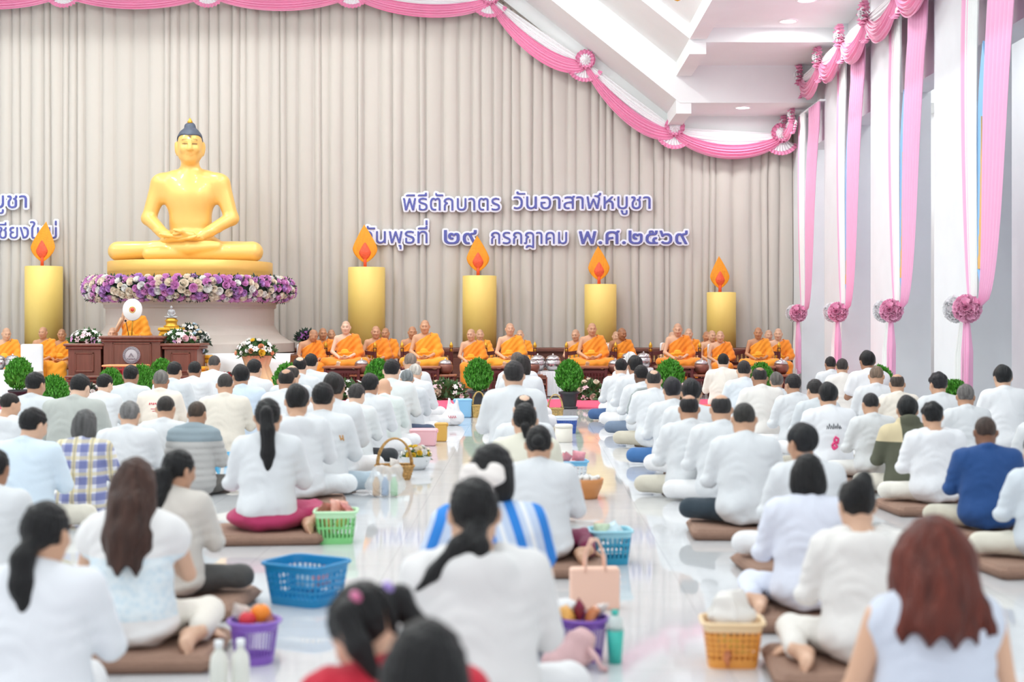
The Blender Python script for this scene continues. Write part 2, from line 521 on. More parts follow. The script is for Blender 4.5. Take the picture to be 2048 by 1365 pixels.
# ------------------------------------------------------------------ swags and rosettes
M_pink = mat('pink_satin', '#f69cc4', 0.45, sheen=0.4, noise=0.05, nscale=3)
M_pinkl = mat('light_pink_chiffon', '#f5c2de', 0.6, sheen=0.3)
M_wsat = mat('white_satin', '#f3f3f5', 0.5, sheen=0.3)
def swag_sheet(A, B, s0, s1, folds, amp, out0, nu=40, nv=60, seed=0, gather=0.1):
    """hung cloth between two points of a vertical plane: x along it, z up, -y out"""
    (xa, za), (xb, zb) = A, B
    rows = []
    for j in range(nv + 1):
        v = j / nv; row = []
        for i in range(nu + 1):
            u = i / nu; s = 4 * u * (1 - u)
            sag = (s0 + (s1 - s0) * v) * s ** 0.85
            g = gather * (1 - s) * v
            x = xa + (xb - xa) * u; z = za + (zb - za) * u - sag - g
            ph = v * folds * 2 * PI + 0.7 * math.sin(u * 5 + seed) + seed
            y = -out0 - amp * (0.35 + 0.65 * s) * (0.6 + 0.4 * math.sin(ph) + 0.22 * math.sin(2.3 * ph + 1))- 0.05 * math.sin(PI * v)
            row.append((x, y, z))
        rows.append(row)
    return MB().grid(rows)
def swag(label, A, B, loc, rz, drop, whiteh, seed, group):
    t = thing('swag', label, 'swag', loc, rz, group)
    swag_sheet(A, B, 0.0, drop * whiteh, 4, 0.03, 0.06, seed=seed, gather=0.12).build('white_swag', M_wsat, t)
    swag_sheet(A, B, drop * (whiteh - 0.06), drop, 5, 0.07, 0.09, seed=seed + 1, gather=0.2).build('pink_swag', M_pink, t)
    return t
def ruffle(b, c, r, w, n, amp, tilt=0.0, a0=0, a1=2 * PI, y=-0.06):
    rows = []
    k = n * 6
    for j, rr in enumerate((r, r + w * .5, r + w)):
        rows.append([(c[0] + (rr) * math.cos(a0 + (a1 - a0) * i / k), y - (j * 0.5) * amp * math.sin(2 * PI * i / 6) - 0.02 * j, c[1] + rr * math.sin(a0 + (a1 - a0) * i / k)) for i in range(k + 1)])
    b.grid(rows)
def rosette(label, loc, rz, group, s=1.0, fan=True):
    t = thing('rosette', label, 'rosette', loc, rz, group, s)
    b = MB(); ruffle(b, (0, 0), 0.12, 0.09, 16, 0.05, y=-0.12); ruffle(b, (0, 0), 0.1, 0.08, 13, 0.05, y=-0.16); b.build('pink_ruffle', M_pink, t)
    b = MB()
    for k, (r0, yy) in enumerate(((0.135, -0.16), (0.1, -0.2), (0.06, -0.235))):
        rows = []
        for j in range(4):
            q = j / 3
            rows.append([((r0 * q) * math.cos(a) * (1 + .06 * math.sin(9 * a + k)), yy - 0.03 * (1 - q * q) - 0.014 * q * math.sin(11 * a + 2 * k), r0 * q * math.sin(a) * (1 + .06 * math.sin(9 * a + k))) for a in np.linspace(0, 2 * PI, 45)])
        b.grid(rows)
    b.build('white_flower', M_wsat, t)
    if fan:
        b = MB(); k = 60; rows = []
        for rr in (0.08, 0.2, 0.33):
            rows.append([(rr * math.cos(a), -0.1 - 0.025 * rr * 3 * math.sin(i * PI / 3), rr * math.sin(a) - 0.05) for i, a in enumerate(np.linspace(-PI + .55, -.55, k))])
        b.grid(rows); b.build('white_fan', M_wsat, t)
        b = MB(); ruffle(b, (0, -0.05), 0.32, 0.09, 11, 0.045, a0=-PI + .5, a1=-.5, y=-0.1); b.build('fan_edge', M_pink, t)
    return t
YW = 29.2
def wp(x, y): p = px(x, y, YW); return (p.x, p.z)
wall_pts = [(-157, -26), (130, -26), (418, -26), (705, -25), (980, -6), (1170, 122), (1348, 256), (1560, 268)]
names = ['at the left end of the flat run, cut by the picture edge', 'left of the statue, over the left candle', 'above the golden statue', 'right of the statue along the flat top', 'right end of the flat top run',
         'on the sloping part, upper', 'on the sloping part, lower', 'lowest one, on the flat piece in the corner by the pillars']
for i in range(7):
    A, B = wp(*wall_pts[i]), wp(*wall_pts[i + 1])
    drop = [0.5, .5, .52, .55, 0.68, 0.68, 0.6][i]
    wh = [.55, .55, .55, .55, .5, .5, .55][i]
    swag(['pink and white swag along the end wall top, at the far left edge', 'pink and white swag over the gap between left candle and statue', 'pink and white swag above the golden statue head',
          'pink and white swag on the flat top, over the second candle', 'pink and white swag on the slope, starting where the flat top ends',
          'pink and white swag on the slope, between its two white rosettes', 'pink and white swag of the low corner beneath the white soffit'][i], A, B, (0, YW, 0), 0, drop, wh, i * 1.7, 'swags along the end wall')
for i in range(1, 8):
    p = wp(*wall_pts[i])
    rosette(['', 'pink edged fan rosette at the top edge above the left candle', 'pink edged fan rosette at the top edge beside the statue', 'pink edged fan rosette at the top edge above the second candle',
             'pink edged fan rosette where the flat swags meet the sloping ones', 'white rosette with a pleated fan halfway up the slope', 'white rosette with a pleated fan where the slope meets the low soffit',
             'white rosette with a fan in the corner beside the pillars'][i], (p[0], YW, p[1]), 0, 'rosettes of the end wall')
# right side swags: short swags that step up where the ceiling rises
side = [(29.1, 5.5), (28.2, 5.55), (27.35, 6.2), (25.55, 6.2), (23.75, 6.22), (22.0, 6.22), (20.2, 6.22), (18.4, 6.22), (16.6, 6.22)]
for i in range(len(side) - 1):
    (ya, za), (yb, zb) = side[i], side[i + 1]
    if i == 1: continue
    lb = ['corner below the soffit, nearest the end curtain', '', 'first past the soffit, above the farthest pink drape', 'second past the soffit, between two pillar drapes', 'third past the soffit, above the second pink drape',
          'fourth past the soffit, cut by the top edge', 'hidden above the picture over the third drape', 'hidden above the picture past the third drape'][i]
    swag('pink swag on the pillars, ' + lb, (-0.9 + 0.0, za), (-0.9 + (ya - yb), zb), (5.42, ya - 0.9, 0), -PI / 2, 0.62 if i else 0.45, 0.5, i * 2.3, 'swags along the pillars')
for i, (y, z) in enumerate(side[:7]):
    lb = ['in the corner of the end curtain', 'under the soffit edge', 'just past the soffit step, farthest of the upper run', 'second of the upper run', 'third of the upper run', 'fourth of the upper run, at the top edge', 'out of view above the third drape'][i]
    rosette('pink rosette on the pillars, ' + lb, (5.42, y, z), -PI / 2, 'rosettes along the pillars', 1.0 if i > 1 else .85)

# ------------------------------------------------------------------ gathered drapes in the bays, banner behind each
M_drape = mat('pink_drape', '#f2b0d4', 0.65, sheen=0.3)
M_drapew = mat('white_drape', '#f0f2f0', 0.7, sheen=0.3)
def drape_sheet(x0, x1, t0, t1, ztop, ztie, out, pleats, amp, pw=0.42, nv=40, nu=72):
    rows = []
    for j in range(nv + 1):
        s = 1 - j / nv; z = ztie + (ztop - ztie) * s; w = s ** pw; row = []
        for i in range(nu + 1):
            u = i / nu
            x = (t0 + (t1 - t0) * u) * (1 - w) + (x0 + (x1 - x0) * u) * w
            y = -out * (0.35 + 0.65 * math.sin(PI * min(1, s * 1.15)) ** .8 * (0.4 + .6 * s)) - amp * (0.4 + 0.6 * s) * math.sin(u * pleats * 2 * PI + .6 * math.sin(s * 3 + u * 4)) - 0.05
            row.append((x, y, z))
        rows.append(row)
    return MB().grid(rows)
def tail_sheet(t0, t1, b0, b1, ztie, zb, out, pleats):
    rows = []
    for j in range(25):
        s = j / 24; z = ztie + (zb - ztie) * s; row = []
        for i in range(41):
            u = i / 40; e = min(1, s * 2.2)
            x = (t0 + (t1 - t0) * u) * (1 - e) + (b0 + (b1 - b0) * u) * e
            row.append((x, -out - 0.025 * math.sin(u * pleats * 2 * PI + s * 2) * (0.4 + e), z + (0.06 * math.sin(u * 7) if j == 24 else 0)))
        rows.append(row)
    return MB().grid(rows)
def pompom(seed, r=0.16):
    b = MB(); q = random.Random(seed)
    for k in range(70):
        d = Vector((q.gauss(0, 1), q.gauss(0, 1) - .4, q.gauss(0, 1))).normalized()
        R = d.to_track_quat('Z', 'Y').to_matrix()
        c = d * r * 0.55
        n = 8; rows = []
        for j, (rr, zz) in enumerate(((0.0, 0.0), (0.035, 0.05), (0.062, 0.1))):
            rows.append([tuple(c + R @ Vector((rr * r / .15 * math.cos(2 * PI * i / n) * (1 + .2 * math.sin(3 * i)), rr * r / .15 * math.sin(2 * PI * i / n), zz * r / .15 + (0.012 * math.sin(i * 2.5) if j == 2 else 0)))) for i in range(n + 1)])
        b.grid(rows)
    return b
pom_me = [pompom(i).mesh('pompom') for i in range(2)]
M_sky = mat('banner_blue', '#8fc1ef', 0.8, noise=0.06, nscale=2)
M_chedi = mat('banner_gold', '#e2b46a', 0.7)
bays = ['farthest, beside the end curtain', 'second bay from the end curtain', 'third bay from the end curtain', 'nearest bay at the right edge']
for k, t in enumerate(TIE):
    d = thing('bay_drape', 'pink and white drape tied with ruffles, ' + bays[k], 'drape', (5.5, t, 0), -PI / 2, 'drapes between the pillars')
    zt = 1.54
    MB().box((0.5, 0.03, 5.96 if k else 5.51), (2.2, 0.24, 0.04), bev=.008).build('rail', M_pillar, d)
    drape_sheet(-0.55, -0.12, -0.16, -0.06, 5.95 if k else 5.5, zt, 0.05, 2, 0.02, pw=.3, nu=24).build('far_pink_panel', M_drape, d)
    drape_sheet(-0.32, 0.12, -0.1, 0.02, 5.95 if k else 5.5, zt, 0.06, 5, 0.025, pw=.3).build('white_panel', M_drapew, d)
    drape_sheet(0.62, 1.58, 0.02, 0.18, 5.95 if k else 5.5, zt, 0.1, 6, 0.025, pw=.36).build('near_pink_panel', M_drape, d)
    tail_sheet(0.0, 0.12, -0.04, 0.26, zt, 0.4, 0.2, 3).build('pink_tail', M_drape, d)
    tail_sheet(-0.1, 0.02, -0.3, 0.02, zt, 0.3, 0.2, 3).build('white_tail', M_drapew, d)
    for s_, (x, m, nm) in enumerate(((-0.3, M_wsat, 'white_pompom'), (0.1, mat('pompom_pink', '#f8bcd9', 0.6), 'pink_pompom'))):
        me = pom_me[s_].copy(); me.materials.append(m); link(nm, me, d, (x, -0.2, zt), (0, s_ * 1.3, 0), .85)
    if k:
        bn = thing('banner', 'arched blue banner with a golden spire behind the drape, ' + bays[k], 'banner', (5.44, t - 0.16, 0), -PI / 2, 'arched banners between the pillars')
        b = MB(); pr = [(0.0, 4.75), (0.06, 4.55), (0.13, 4.3), (0.18, 4.0), (0.2, 3.6), (0.2, 2.0), (0.12, 1.85), (0, 1.75)]
        L_ = [(0.12 - x, z) for x, z in pr] + [(0.12 + x, z) for x, z in pr[::-1][1:-1]]
        n = len(L_); b.add([(x, -0.012, z) for x, z in L_] + [(x, 0.012, z) for x, z in L_], [tuple(range(n)), tuple(range(2 * n - 1, n - 1, -1))] + [(i, n + i, n + (i + 1) % n, (i + 1) % n) for i in range(n)])
        b.build('cloth', M_sky, bn)
        b = MB(); pr = [(0.005, 3.85), (0.01, 3.5), (0.025, 3.35), (0.022, 3.2), (0.04, 3.1), (0.035, 3.0), (0.05, 2.85), (0.055, 2.65), (0.075, 2.6), (0.07, 2.45), (0.1, 2.4), (0.1, 2.2), (0.13, 2.15), (0.13, 2.02)]
        L_ = [(0.1 - x, z) for x, z in pr] + [(0.1 + x, z) for x, z in pr[::-1]]
        n = len(L_); b.add([(x, -0.025, z) for x, z in L_] + [(x, -0.012, z) for x, z in L_], [tuple(range(n))] + [(i, n + i, n + (i + 1) % n, (i + 1) % n) for i in range(n)])
        b.build('spire_picture', M_chedi, bn)
# ------------------------------------------------------------------ people: library
M_skin = mat('skin', '#ffffff', 0.5, objcol=True, attr='tint')
M_cloth = mat('garment', '#ffffff', 0.85, objcol=True, bump=0.8, bscale=7, bstretch=(1.0, 1.0, 0.6), sheen=0.1)
M_hair = mat('hair', '#ffffff', 0.5, objcol=True, noise=0.5, nscale=26, nstretch=(1, 1, 0.12), bump=0.9, bscale=60, bstretch=(1, 1, 0.1), spec=0.35)
SKIN = ['#cda184', '#bd9074', '#d6ad92', '#a67a60', '#dfb9a0']
BLACK, DARK, BROWN, GREY, LGREY, AUBURN = '#121113', '#211c1a', '#452c23', '#77736f', '#a5a19c', '#64291c'

def head_M(pitch=0.0, yaw=0.0, roll=0.0, base=(0, 0.03, 0.60), up=0.145):
    """frame of the head (origin between the ears, +y = face), turned at the neck"""
    R = Euler((-math.radians(pitch), math.radians(roll), math.radians(yaw)), 'XYZ').to_matrix().to_4x4()
    return Matrix.Translation(base) @ R @ Matrix.Translation((0, 0.02, up))

def head_shapes(S, face=True, ear=1.0):
    S.ell((0, -0.014, 0.03), (0.077, 0.096, 0.09), 0.03)
    S.ell((0, 0.028, -0.03), (0.063, 0.066, 0.088), 0.04)
    S.ell((0, 0.05, -0.09), (0.036, 0.035, 0.026), 0.035)
    S.cap((-0.047, 0.01, -0.062), (0.047, 0.01, -0.062), 0.025, k=0.04)
    for s in (-1, 1):
        S.ell((s * 0.04, 0.07, -0.022), (0.022, 0.02, 0.02), 0.03)
        S.ell((s * 0.084, -0.012, -0.008 - 0.024 * (ear - 1)), (0.012, 0.022, 0.034 * ear), 0.008, Euler((0.2, 0, s * 0.5)).to_matrix())
    if face:
        S.ell((0, 0.081, 0.036), (0.05, 0.016, 0.01), 0.018)
        for s in (-1, 1):
            S.cut(S.f_ell((s * 0.031, 0.107, 0.014), (0.02, 0.018, 0.013)), 0.012)
            S.ell((s * 0.031, 0.079, 0.013), (0.0155, 0.0125, 0.0115), 0.006)
        S.cap((0, 0.093, 0.022), (0, 0.108, -0.022), 0.0075, 0.0125, 0.015)
        for s in (-1, 1): S.ell((s * 0.012, 0.101, -0.027), (0.009, 0.009, 0.007), 0.008)
        S.ell((0, 0.09, -0.053), (0.024, 0.01, 0.0065), 0.006)
        S.ell((0, 0.088, -0.066), (0.019, 0.01, 0.0075), 0.006)

def head_tint(V, M, shaved=False, lips=(0.78, 0.45, 0.45)):
    """flat colouring of skin: brows, lashes, lips, shaved scalp"""
    R = np.array(M.to_3x3()); p = (V - np.array(M.translation)) @ R
    C = np.ones((len(V), 3)); x, y, z = np.abs(p[:, 0]), p[:, 1], p[:, 2]
    near = (np.abs(p).max(1) < 0.2)
    front = near & (y > 0.05)
    def mix(m, c): C[:] = C * (1 - m[:, None]) + np.array(c) * m[:, None]
    brow = front * np.clip(1 - np.abs(z - (0.041 - 1.5 * (x - 0.03) ** 2 * 8)) / 0.006, 0, 1) * sstep(0.008, 0.014, x) * (1 - sstep(0.046, 0.054, x))
    mix(np.clip(brow * 1.4, 0, .85), (0.16, 0.1, 0.08))
    eye = front * np.clip(1 - np.abs(z - (0.012 + 3 * (x - 0.031) ** 2)) / 0.0055, 0, 1) * sstep(0.012, 0.018, x) * (1 - sstep(0.044, 0.05, x)) * (y > 0.07)
    mix(np.clip(eye * 1.5, 0, .9), (0.1, 0.07, 0.06))
    lip = front * np.clip(1 - ((x / 0.026) ** 2 + ((z + 0.059) / 0.0125) ** 2), 0, 1) * (y > 0.085)
    mix(np.clip(lip * 2.2, 0, .8), lips)
    if shaved:
        m = near * sstep(-0.01, 0.03, z - (0.035 + (y - 0.02) * 0.42)) * 0.42
        mix(m, (0.42, 0.37, 0.36))
    return C

def hand_mesh(h=0.0062, curl=0.25, spread=0.06):
    """right hand: wrist at the origin, fingers along +y, palm facing -z, thumb on -x"""
    S = Sdf((-0.085, -0.05, -0.09), (0.065, 0.215, 0.05), h)
    S.ell((0, -0.01, 0), (0.028, 0.035, 0.02), 0.01)
    S.add(S.f_box((0, 0.05, 0), (0.08, 0.095, 0.027), 0.013), 0.02)
    S.ell((-0.03, 0.03, -0.008), (0.02, 0.034, 0.017), 0.015)
    for i, (x, L) in enumerate(((-0.03, 0.072), (-0.01, 0.081), (0.011, 0.075), (0.031, 0.058))):
        a = Vector((x, 0.094, 0)); d = Vector((x * spread * 18, 1, 0)).normalized()
        seg = (0.44, 0.31, 0.25); ang = 0; rr = (0.0098, 0.0092, 0.0086, 0.0074)
        for j in range(3):
            ang += curl * (0.7, 1.2, 0.9)[j] + 0.03 * i
            b = a + Vector((d.x * math.cos(ang), d.y * math.cos(ang), -math.sin(ang))) * (L * seg[j] * 1.0)
            S.cap(a, b, rr[j], rr[j + 1], 0.006); a = b
    S.cap((-0.034, 0.03, -0.006), (-0.062, 0.066, -0.016), 0.0125, 0.0105, 0.012)
    S.cap((-0.062, 0.066, -0.016), (-0.058, 0.1, -0.026), 0.0105, 0.008, 0.006)
    return S.net()
def foot_mesh(h=0.0075):
    """right foot: ankle at the origin, toes along +y, sole facing -z, big toe on -x"""
    S = Sdf((-0.075, -0.09, -0.1), (0.075, 0.215, 0.05), h)
    S.cap((0, 0, 0.02), (0, -0.005, -0.03), 0.031, 0.034, 0.02)
    S.ell((0, -0.035, -0.055), (0.031, 0.036, 0.031), 0.03)
    S.cap((0, -0.01, -0.035), (-0.008, 0.11, -0.062), 0.034, 0.021, 0.03)
    S.cap((0.014, -0.01, -0.06), (0.022, 0.1, -0.068), 0.02, 0.017, 0.03)
    S.add(S.f_box((0, 0.105, -0.068), (0.092, 0.05, 0.026), 0.012), 0.03)
    for x, y, r in ((-0.034, 0.16, 0.0135), (-0.011, 0.163, 0.0095), (0.008, 0.156, 0.009), (0.025, 0.147, 0.0085), (0.04, 0.134, 0.008)):
        S.cap((x * 0.95, 0.118, -0.068), (x, y, -0.073), r * 1.02, r * 0.92, 0.007)
    return S.net()
HAND, HANDR = hand_mesh(), hand_mesh(curl=0.1, spread=0.03)
FOOT = foot_mesh()
def put(vf, M, mirror=False):
    V, Fc = vf
    if mirror: V = V * np.array((-1, 1, 1)); Fc = np.asarray(Fc)[:, ::-1]
    return V @ np.array(M.to_3x3()).T + np.array(M.translation), Fc
def aim(origin, fwd, up, scale=1.0):
    f = Vector(fwd).normalized(); u = Vector(up); x = f.cross(u).normalized(); z = x.cross(f)
    return Matrix.Translation(origin) @ Matrix(((x.x, f.x, z.x), (x.y, f.y, z.y), (x.z, f.z, z.z))).to_4x4() @ Matrix.Scale(scale, 4)

# joint positions of the seated poses; +y is where the person faces, z = 0 is what they sit on
def legs(pose):
    """hip, knee, ankle, foot forward, foot up (sole down) for both legs"""
    if pose == 'cross':
        return [((0.09, 0.02, 0.1), (0.36, 0.25, 0.1), (-0.1, 0.33, 0.07), (-1, -0.15, -0.1), (0.2, 0.5, 1), 0),
                ((-0.09, 0.02, 0.1), (-0.36, 0.25, 0.1), (0.1, 0.4, 0.075), (1, -0.1, -0.1), (-0.2, 0.5, 1), 1)]
    if pose == 'wide':      # knees further back and out, so that they show beside the hips
        return [((0.09, 0.02, 0.1), (0.385, 0.17, 0.095), (-0.06, 0.3, 0.07), (-1, -0.15, -0.1), (0.2, 0.5, 1), 0),
                ((-0.09, 0.02, 0.1), (-0.385, 0.17, 0.095), (0.08, 0.36, 0.075), (1, -0.1, -0.1), (-0.2, 0.5, 1), 1)]
    if pose in ('sideL', 'sideR'):   # both legs folded to one side, feet behind
        s = -1 if pose == 'sideL' else 1
        A = ((s * 0.09, 0.02, 0.1), (s * 0.3, 0.34, 0.08), (s * 0.32, -0.06, 0.06), (s * 0.25, -1, -0.12), (s * 0.9, 0.2, 0.4), 0 if s > 0 else 1)
        B = ((-s * 0.09, 0.02, 0.1), (-s * 0.06, 0.43, 0.1), (s * 0.28, 0.2, 0.08), (s * 1, -0.5, -0.05), (0, 0.3, 1), 1 if s > 0 else 0)
        return [A, B] if s > 0 else [B, A]
    if pose == 'kneel':
        return [((0.09, 0.05, 0.2), (0.14, 0.43, 0.06), (0.1, 0.0, 0.05), (-0.1, -1, 0.0), (0, 0.02, -1), 0),
                ((-0.09, 0.05, 0.2), (-0.14, 0.43, 0.06), (-0.1, 0.0, 0.05), (0.1, -1, 0.0), (0, 0.02, -1), 1)]
    if pose == 'chair':     # z = 0 is the chair seat
        return [((0.09, 0.03, 0.09), (0.15, 0.44, 0.09), (0.12, 0.42, -0.36), (0.15, 1, 0), (0, 0, 1), 0),
                ((-0.09, 0.03, 0.09), (-0.15, 0.44, 0.09), (-0.12, 0.42, -0.36), (-0.15, 1, 0), (0, 0, 1), 1)]
def arms(pose):
    """shoulder, elbow, wrist, hand forward, palm-back direction"""
    if pose == 'wai':
        return [((0.175, 0.02, 0.545), (0.245, 0.09, 0.31), (0.03, 0.3, 0.39), (-0.12, 0.5, 1), (1, 0.1, 0)),
                ((-0.175, 0.02, 0.545), (-0.245, 0.09, 0.31), (-0.03, 0.3, 0.39), (0.12, 0.5, 1), (-1, 0.1, 0))]
    if pose == 'lap':
        return [((0.18, 0.0, 0.54), (0.255, 0.06, 0.285), (0.075, 0.27, 0.165), (-1, 0.25, -0.05), (0.1, 0.35, -1)),
                ((-0.18, 0.0, 0.54), (-0.255, 0.06, 0.285), (-0.075, 0.285, 0.185), (1, 0.2, -0.05), (-0.1, 0.35, -1))]
    if pose == 'knee':
        return [((0.18, 0.0, 0.54), (0.265, 0.05, 0.29), (0.2, 0.27, 0.17), (-.2, 1, -0.3), (0, 0.3, 1)),
                ((-0.18, 0.0, 0.54), (-0.265, 0.05, 0.29), (-0.2, 0.27, 0.17), (.2, 1, -0.3), (0, 0.3, 1))]
    if pose == 'lean':      # right hand on the floor beside, left in the lap
        return [((0.175, 0.0, 0.545), (0.3, -0.02, 0.28), (0.3, 0.05, 0.05), (0.5, 1, -0.2), (0, 0.2, 1)),
                ((-0.175, 0.02, 0.545), (-0.245, 0.09, 0.31), (-0.06, 0.29, 0.2), (0.8, 0.5, 0), (0, 0.3, 1))]
    if pose == 'hold':      # right hand up before the face, holding
        return [((0.18, 0.0, 0.54), (0.235, 0.2, 0.36), (0.1, 0.36, 0.55), (-0.15, 0.25, 1), (0.7, 0.6, 0)),
                ((-0.18, 0.0, 0.54), (-0.25, 0.06, 0.285), (-0.07, 0.29, 0.185), (1, 0.2, -0.05), (-0.1, 0.35, -1))]

def torso(S, g=0.0, w=1.0, lean=0.0, belly=0.0, dz=0.0, bust=0.0):
    """trunk from seat to the top of the shoulders, grown by g"""
    S.ell((0, -0.005, 0.125 + dz), (0.172 * w + g, 0.132 + g, 0.135 + g), 0.05)
    S.ell((0, 0.0, 0.3 + dz * .7), (0.145 * w + g, 0.105 + belly + g, 0.17), 0.08)
    S.ell((0, 0.005, 0.44), (0.163 * w + g, 0.11 + g, 0.15), 0.08)
    if bust: S.ell((0.07, 0.1, 0.41), (0.06, 0.05, 0.06), 0.05); S.ell((-0.07, 0.1, 0.41), (0.06, 0.05, 0.06), 0.05)
    S.cap((-0.145 * w, 0.0, 0.53), (0.145 * w, 0.0, 0.53), 0.062 + g, k=0.07)
    S.cap((-0.085 * w, 0.008, 0.565), (0.085 * w, 0.008, 0.565), 0.044 + g, k=0.06)
    S.cap((0, 0.006, 0.53), (0, 0.022, 0.605), 0.075 + g * .6, 0.05 + g * .6, 0.06)

SEAT = {'kneel': 0.12}
BODY = {}
def body(legp='cross', armp='wai', pitch=14, yaw=0, roll=0, w=1.0, shaved=False, h=0.0145, face=True, belly=0.0, feet=True, ear=1.0):
    key = (legp, armp, pitch, yaw, roll, w, shaved, h, belly, feet)
    if key in BODY: return BODY[key]
    dz = SEAT.get(legp, 0.0)
    z0 = -0.5 if legp == 'chair' else -0.03
    S = Sdf((-0.5, -0.24, z0), (0.5, 0.56, 0.98 + dz), h)
    if dz: S.frame(Matrix.Translation((0, 0, dz)))
    torso(S, -0.006, w, belly=belly)
    M = head_M(pitch, yaw, roll)
    S.cap((0, 0.02, 0.575), tuple(M @ Vector((0, -0.02, -0.045))), 0.056, 0.05, 0.03)
    if dz: M = Matrix.Translation((0, 0, dz)) @ M
    S.frame(M); head_shapes(S, face, ear)
    parts = []
    T = Matrix.Translation((0, 0, dz))
    S.frame(T)
    for i, (sh, el, wr, fw, up) in enumerate(arms(armp)):
        sh = (sh[0] * w, sh[1], sh[2]); el = (el[0] * (.5 + w / 2), el[1], el[2])
        S.chain([sh, el], [0.05, 0.037], 0.03); S.cap(el, wr, 0.038, 0.025, 0.012)
        parts.append(put(HANDR if armp == 'wai' else HAND, T @ aim(wr, fw, up), mirror=(i == 1)))
    S.frame(None)
    for hp, kn, an, ff, fu, side in legs(legp):
        S.cap(hp, kn, 0.078, 0.055, 0.03); S.cap(kn, an, 0.053, 0.033, 0.012)
        if feet: parts.append(put(FOOT, aim(an, ff, fu), mirror=(side == 1)))
    V, Fc = S.net()
    parts.insert(0, (V, Fc))
    cols = [head_tint(p[0], M, shaved) if i == 0 else np.ones((len(p[0]), 3)) for i, p in enumerate(parts)]
    BODY[key] = (mesh_vf('body', parts, [M_skin], cols), M)
    return BODY[key]

SHIRT = {}
def fold(S, amp, f=1.0):
    """soft creases running from the armpits and gathering at the waist"""
    x, y, z = (S.P[..., i] for i in range(3))
    ax = np.abs(x)
    def crease(t, p=.55):
        q = np.sin(t); return np.sign(q) * np.abs(q) ** p
    w = np.clip((0.52 - z) * 2.6, 0.15, 1)
    a = crease(30 * f * (z + .55 * ax) + 3 * np.sin(7 * x + 2) + 2.2 * np.sin(9 * z - 5 * x))
    b = crease(24 * f * (x * .9 - .5 * z) + 2.5 * np.sin(11 * z + 3 * x))
    c = np.sin(46 * f * x + 4 * np.sin(8 * z)) * np.clip((.2 - z) * 6, 0, 1)
    d_ = np.sin(64 * (z + .5 * ax) + 4 * np.sin(17 * x) + 3 * np.sin(15 * z)) * np.sin(13 * x + 9 * z + 2)
    S.d += amp * .22 * d_
    S.d += amp * (0.55 * a + 0.45 * b + .4 * c) * w * (.55 + .45 * np.sin(5 * x + 6 * z + 1))
def shirt(kind='shirt', legp='cross', armp='wai', sleeve='long', w=1.0, belly=0.0, loose=0.022, hem=0.02, h=0.0145):
    key = (kind, legp, armp, sleeve, w, belly, loose, hem, h)
    if key in SHIRT: return SHIRT[key]
    dz = SEAT.get(legp, 0.0)
    S = Sdf((-0.46, -0.34, -0.03), (0.46, 0.46, 0.78 + dz), h)
    T = Matrix.Translation((0, 0, dz)) if dz else None
    S.frame(T)
    g = loose
    torso(S, g, w, belly=belly)
    S.ell((0, -0.015, 0.27), (0.168 * w + g, 0.115 + g, 0.26), 0.06)    # cloth hanging straight over the seat
    S.ell((0, -0.02, 0.13), (0.178 * w + g, 0.14 + g, 0.13), 0.06)
    A = arms(armp)
    for sh, el, wr, fw, up in A:
        sh = (sh[0] * w, sh[1], sh[2]); el = (el[0] * (.5 + w / 2), el[1], el[2])
        if sleeve == 'none': continue
        sh_v, el_v, wr_v = Vector(sh), Vector(el), Vector(wr)
        if sleeve == 'puff':
            S.ell(tuple(sh_v.lerp(el_v, 0.25)), (0.075, 0.075, 0.1), 0.03); continue
        e = sh_v.lerp(el_v, 0.62) if sleeve == 'short' else el_v
        S.cap(sh, tuple(e), 0.056 + g * .8, 0.05 + g * (1.0 if sleeve == 'short' else .5), 0.04)
        if sleeve == 'long': S.cap(el, tuple(el_v.lerp(wr_v, 0.9)), 0.046 + g * .5, 0.034 + g * .4, 0.015)
        if sleeve == 'elbow': S.cap(el, tuple(el_v.lerp(wr_v, 0.18)), 0.046 + g * .6, 0.044 + g * .6, 0.015)
    if kind in ('hoodie',):
        S.ell((0, -0.085, 0.565), (0.125, 0.062, 0.085), 0.03); S.cut(S.f_ell((0, -0.035, 0.68), (0.085, 0.075, 0.08)), 0.02)
        S.cap((-0.1, 0.02, 0.6), (0.1, 0.02, 0.6), 0.04, k=0.03); S.cut(S.f_ell((0, 0.03, 0.68), (0.068, 0.075, 0.07)), 0.015)
    if kind in ('shirt', 'jacket', 'fleece'):
        r = {'shirt': 0.062, 'jacket': 0.068, 'fleece': 0.072}[kind]; t = {'shirt': 0.016, 'jacket': 0.02, 'fleece': 0.028}[kind]
        ring = [(r * math.cos(a), 0.022 + r * math.sin(a), 0.612 - 0.16 * math.sin(a) * r * 3) for a in np.linspace(0, 2 * PI, 15)]
        S.chain(ring, [t] * 15, 0.012)
        if kind == 'fleece': S.chain([(x, y, z + 0.035) for x, y, z in ring], [t] * 15, 0.02)
    if kind == 'puffer':
        z = S.P[..., 2]; S.d -= 0.012 * np.abs(np.sin(z * PI / 0.062)) ** .6
    if kind == 'blouse':
        S.ell((0, -0.02, 0.1), (0.2 * w, 0.16, 0.1), 0.05)
    fold(S, {'puffer': 0.002, 'fleece': 0.006, 'shirt': 0.016, 'jacket': 0.012}.get(kind, 0.0145))
    S.frame(None)
    z = S.P[..., 2]; x = S.P[..., 0]
    S.d = np.maximum(S.d, hem - z + 0.006 * np.sin(x * 30))
    V, Fc = S.net()
    SHIRT[key] = mesh_vf('shirt', [(V, Fc)], [M_cloth])
    return SHIRT[key]

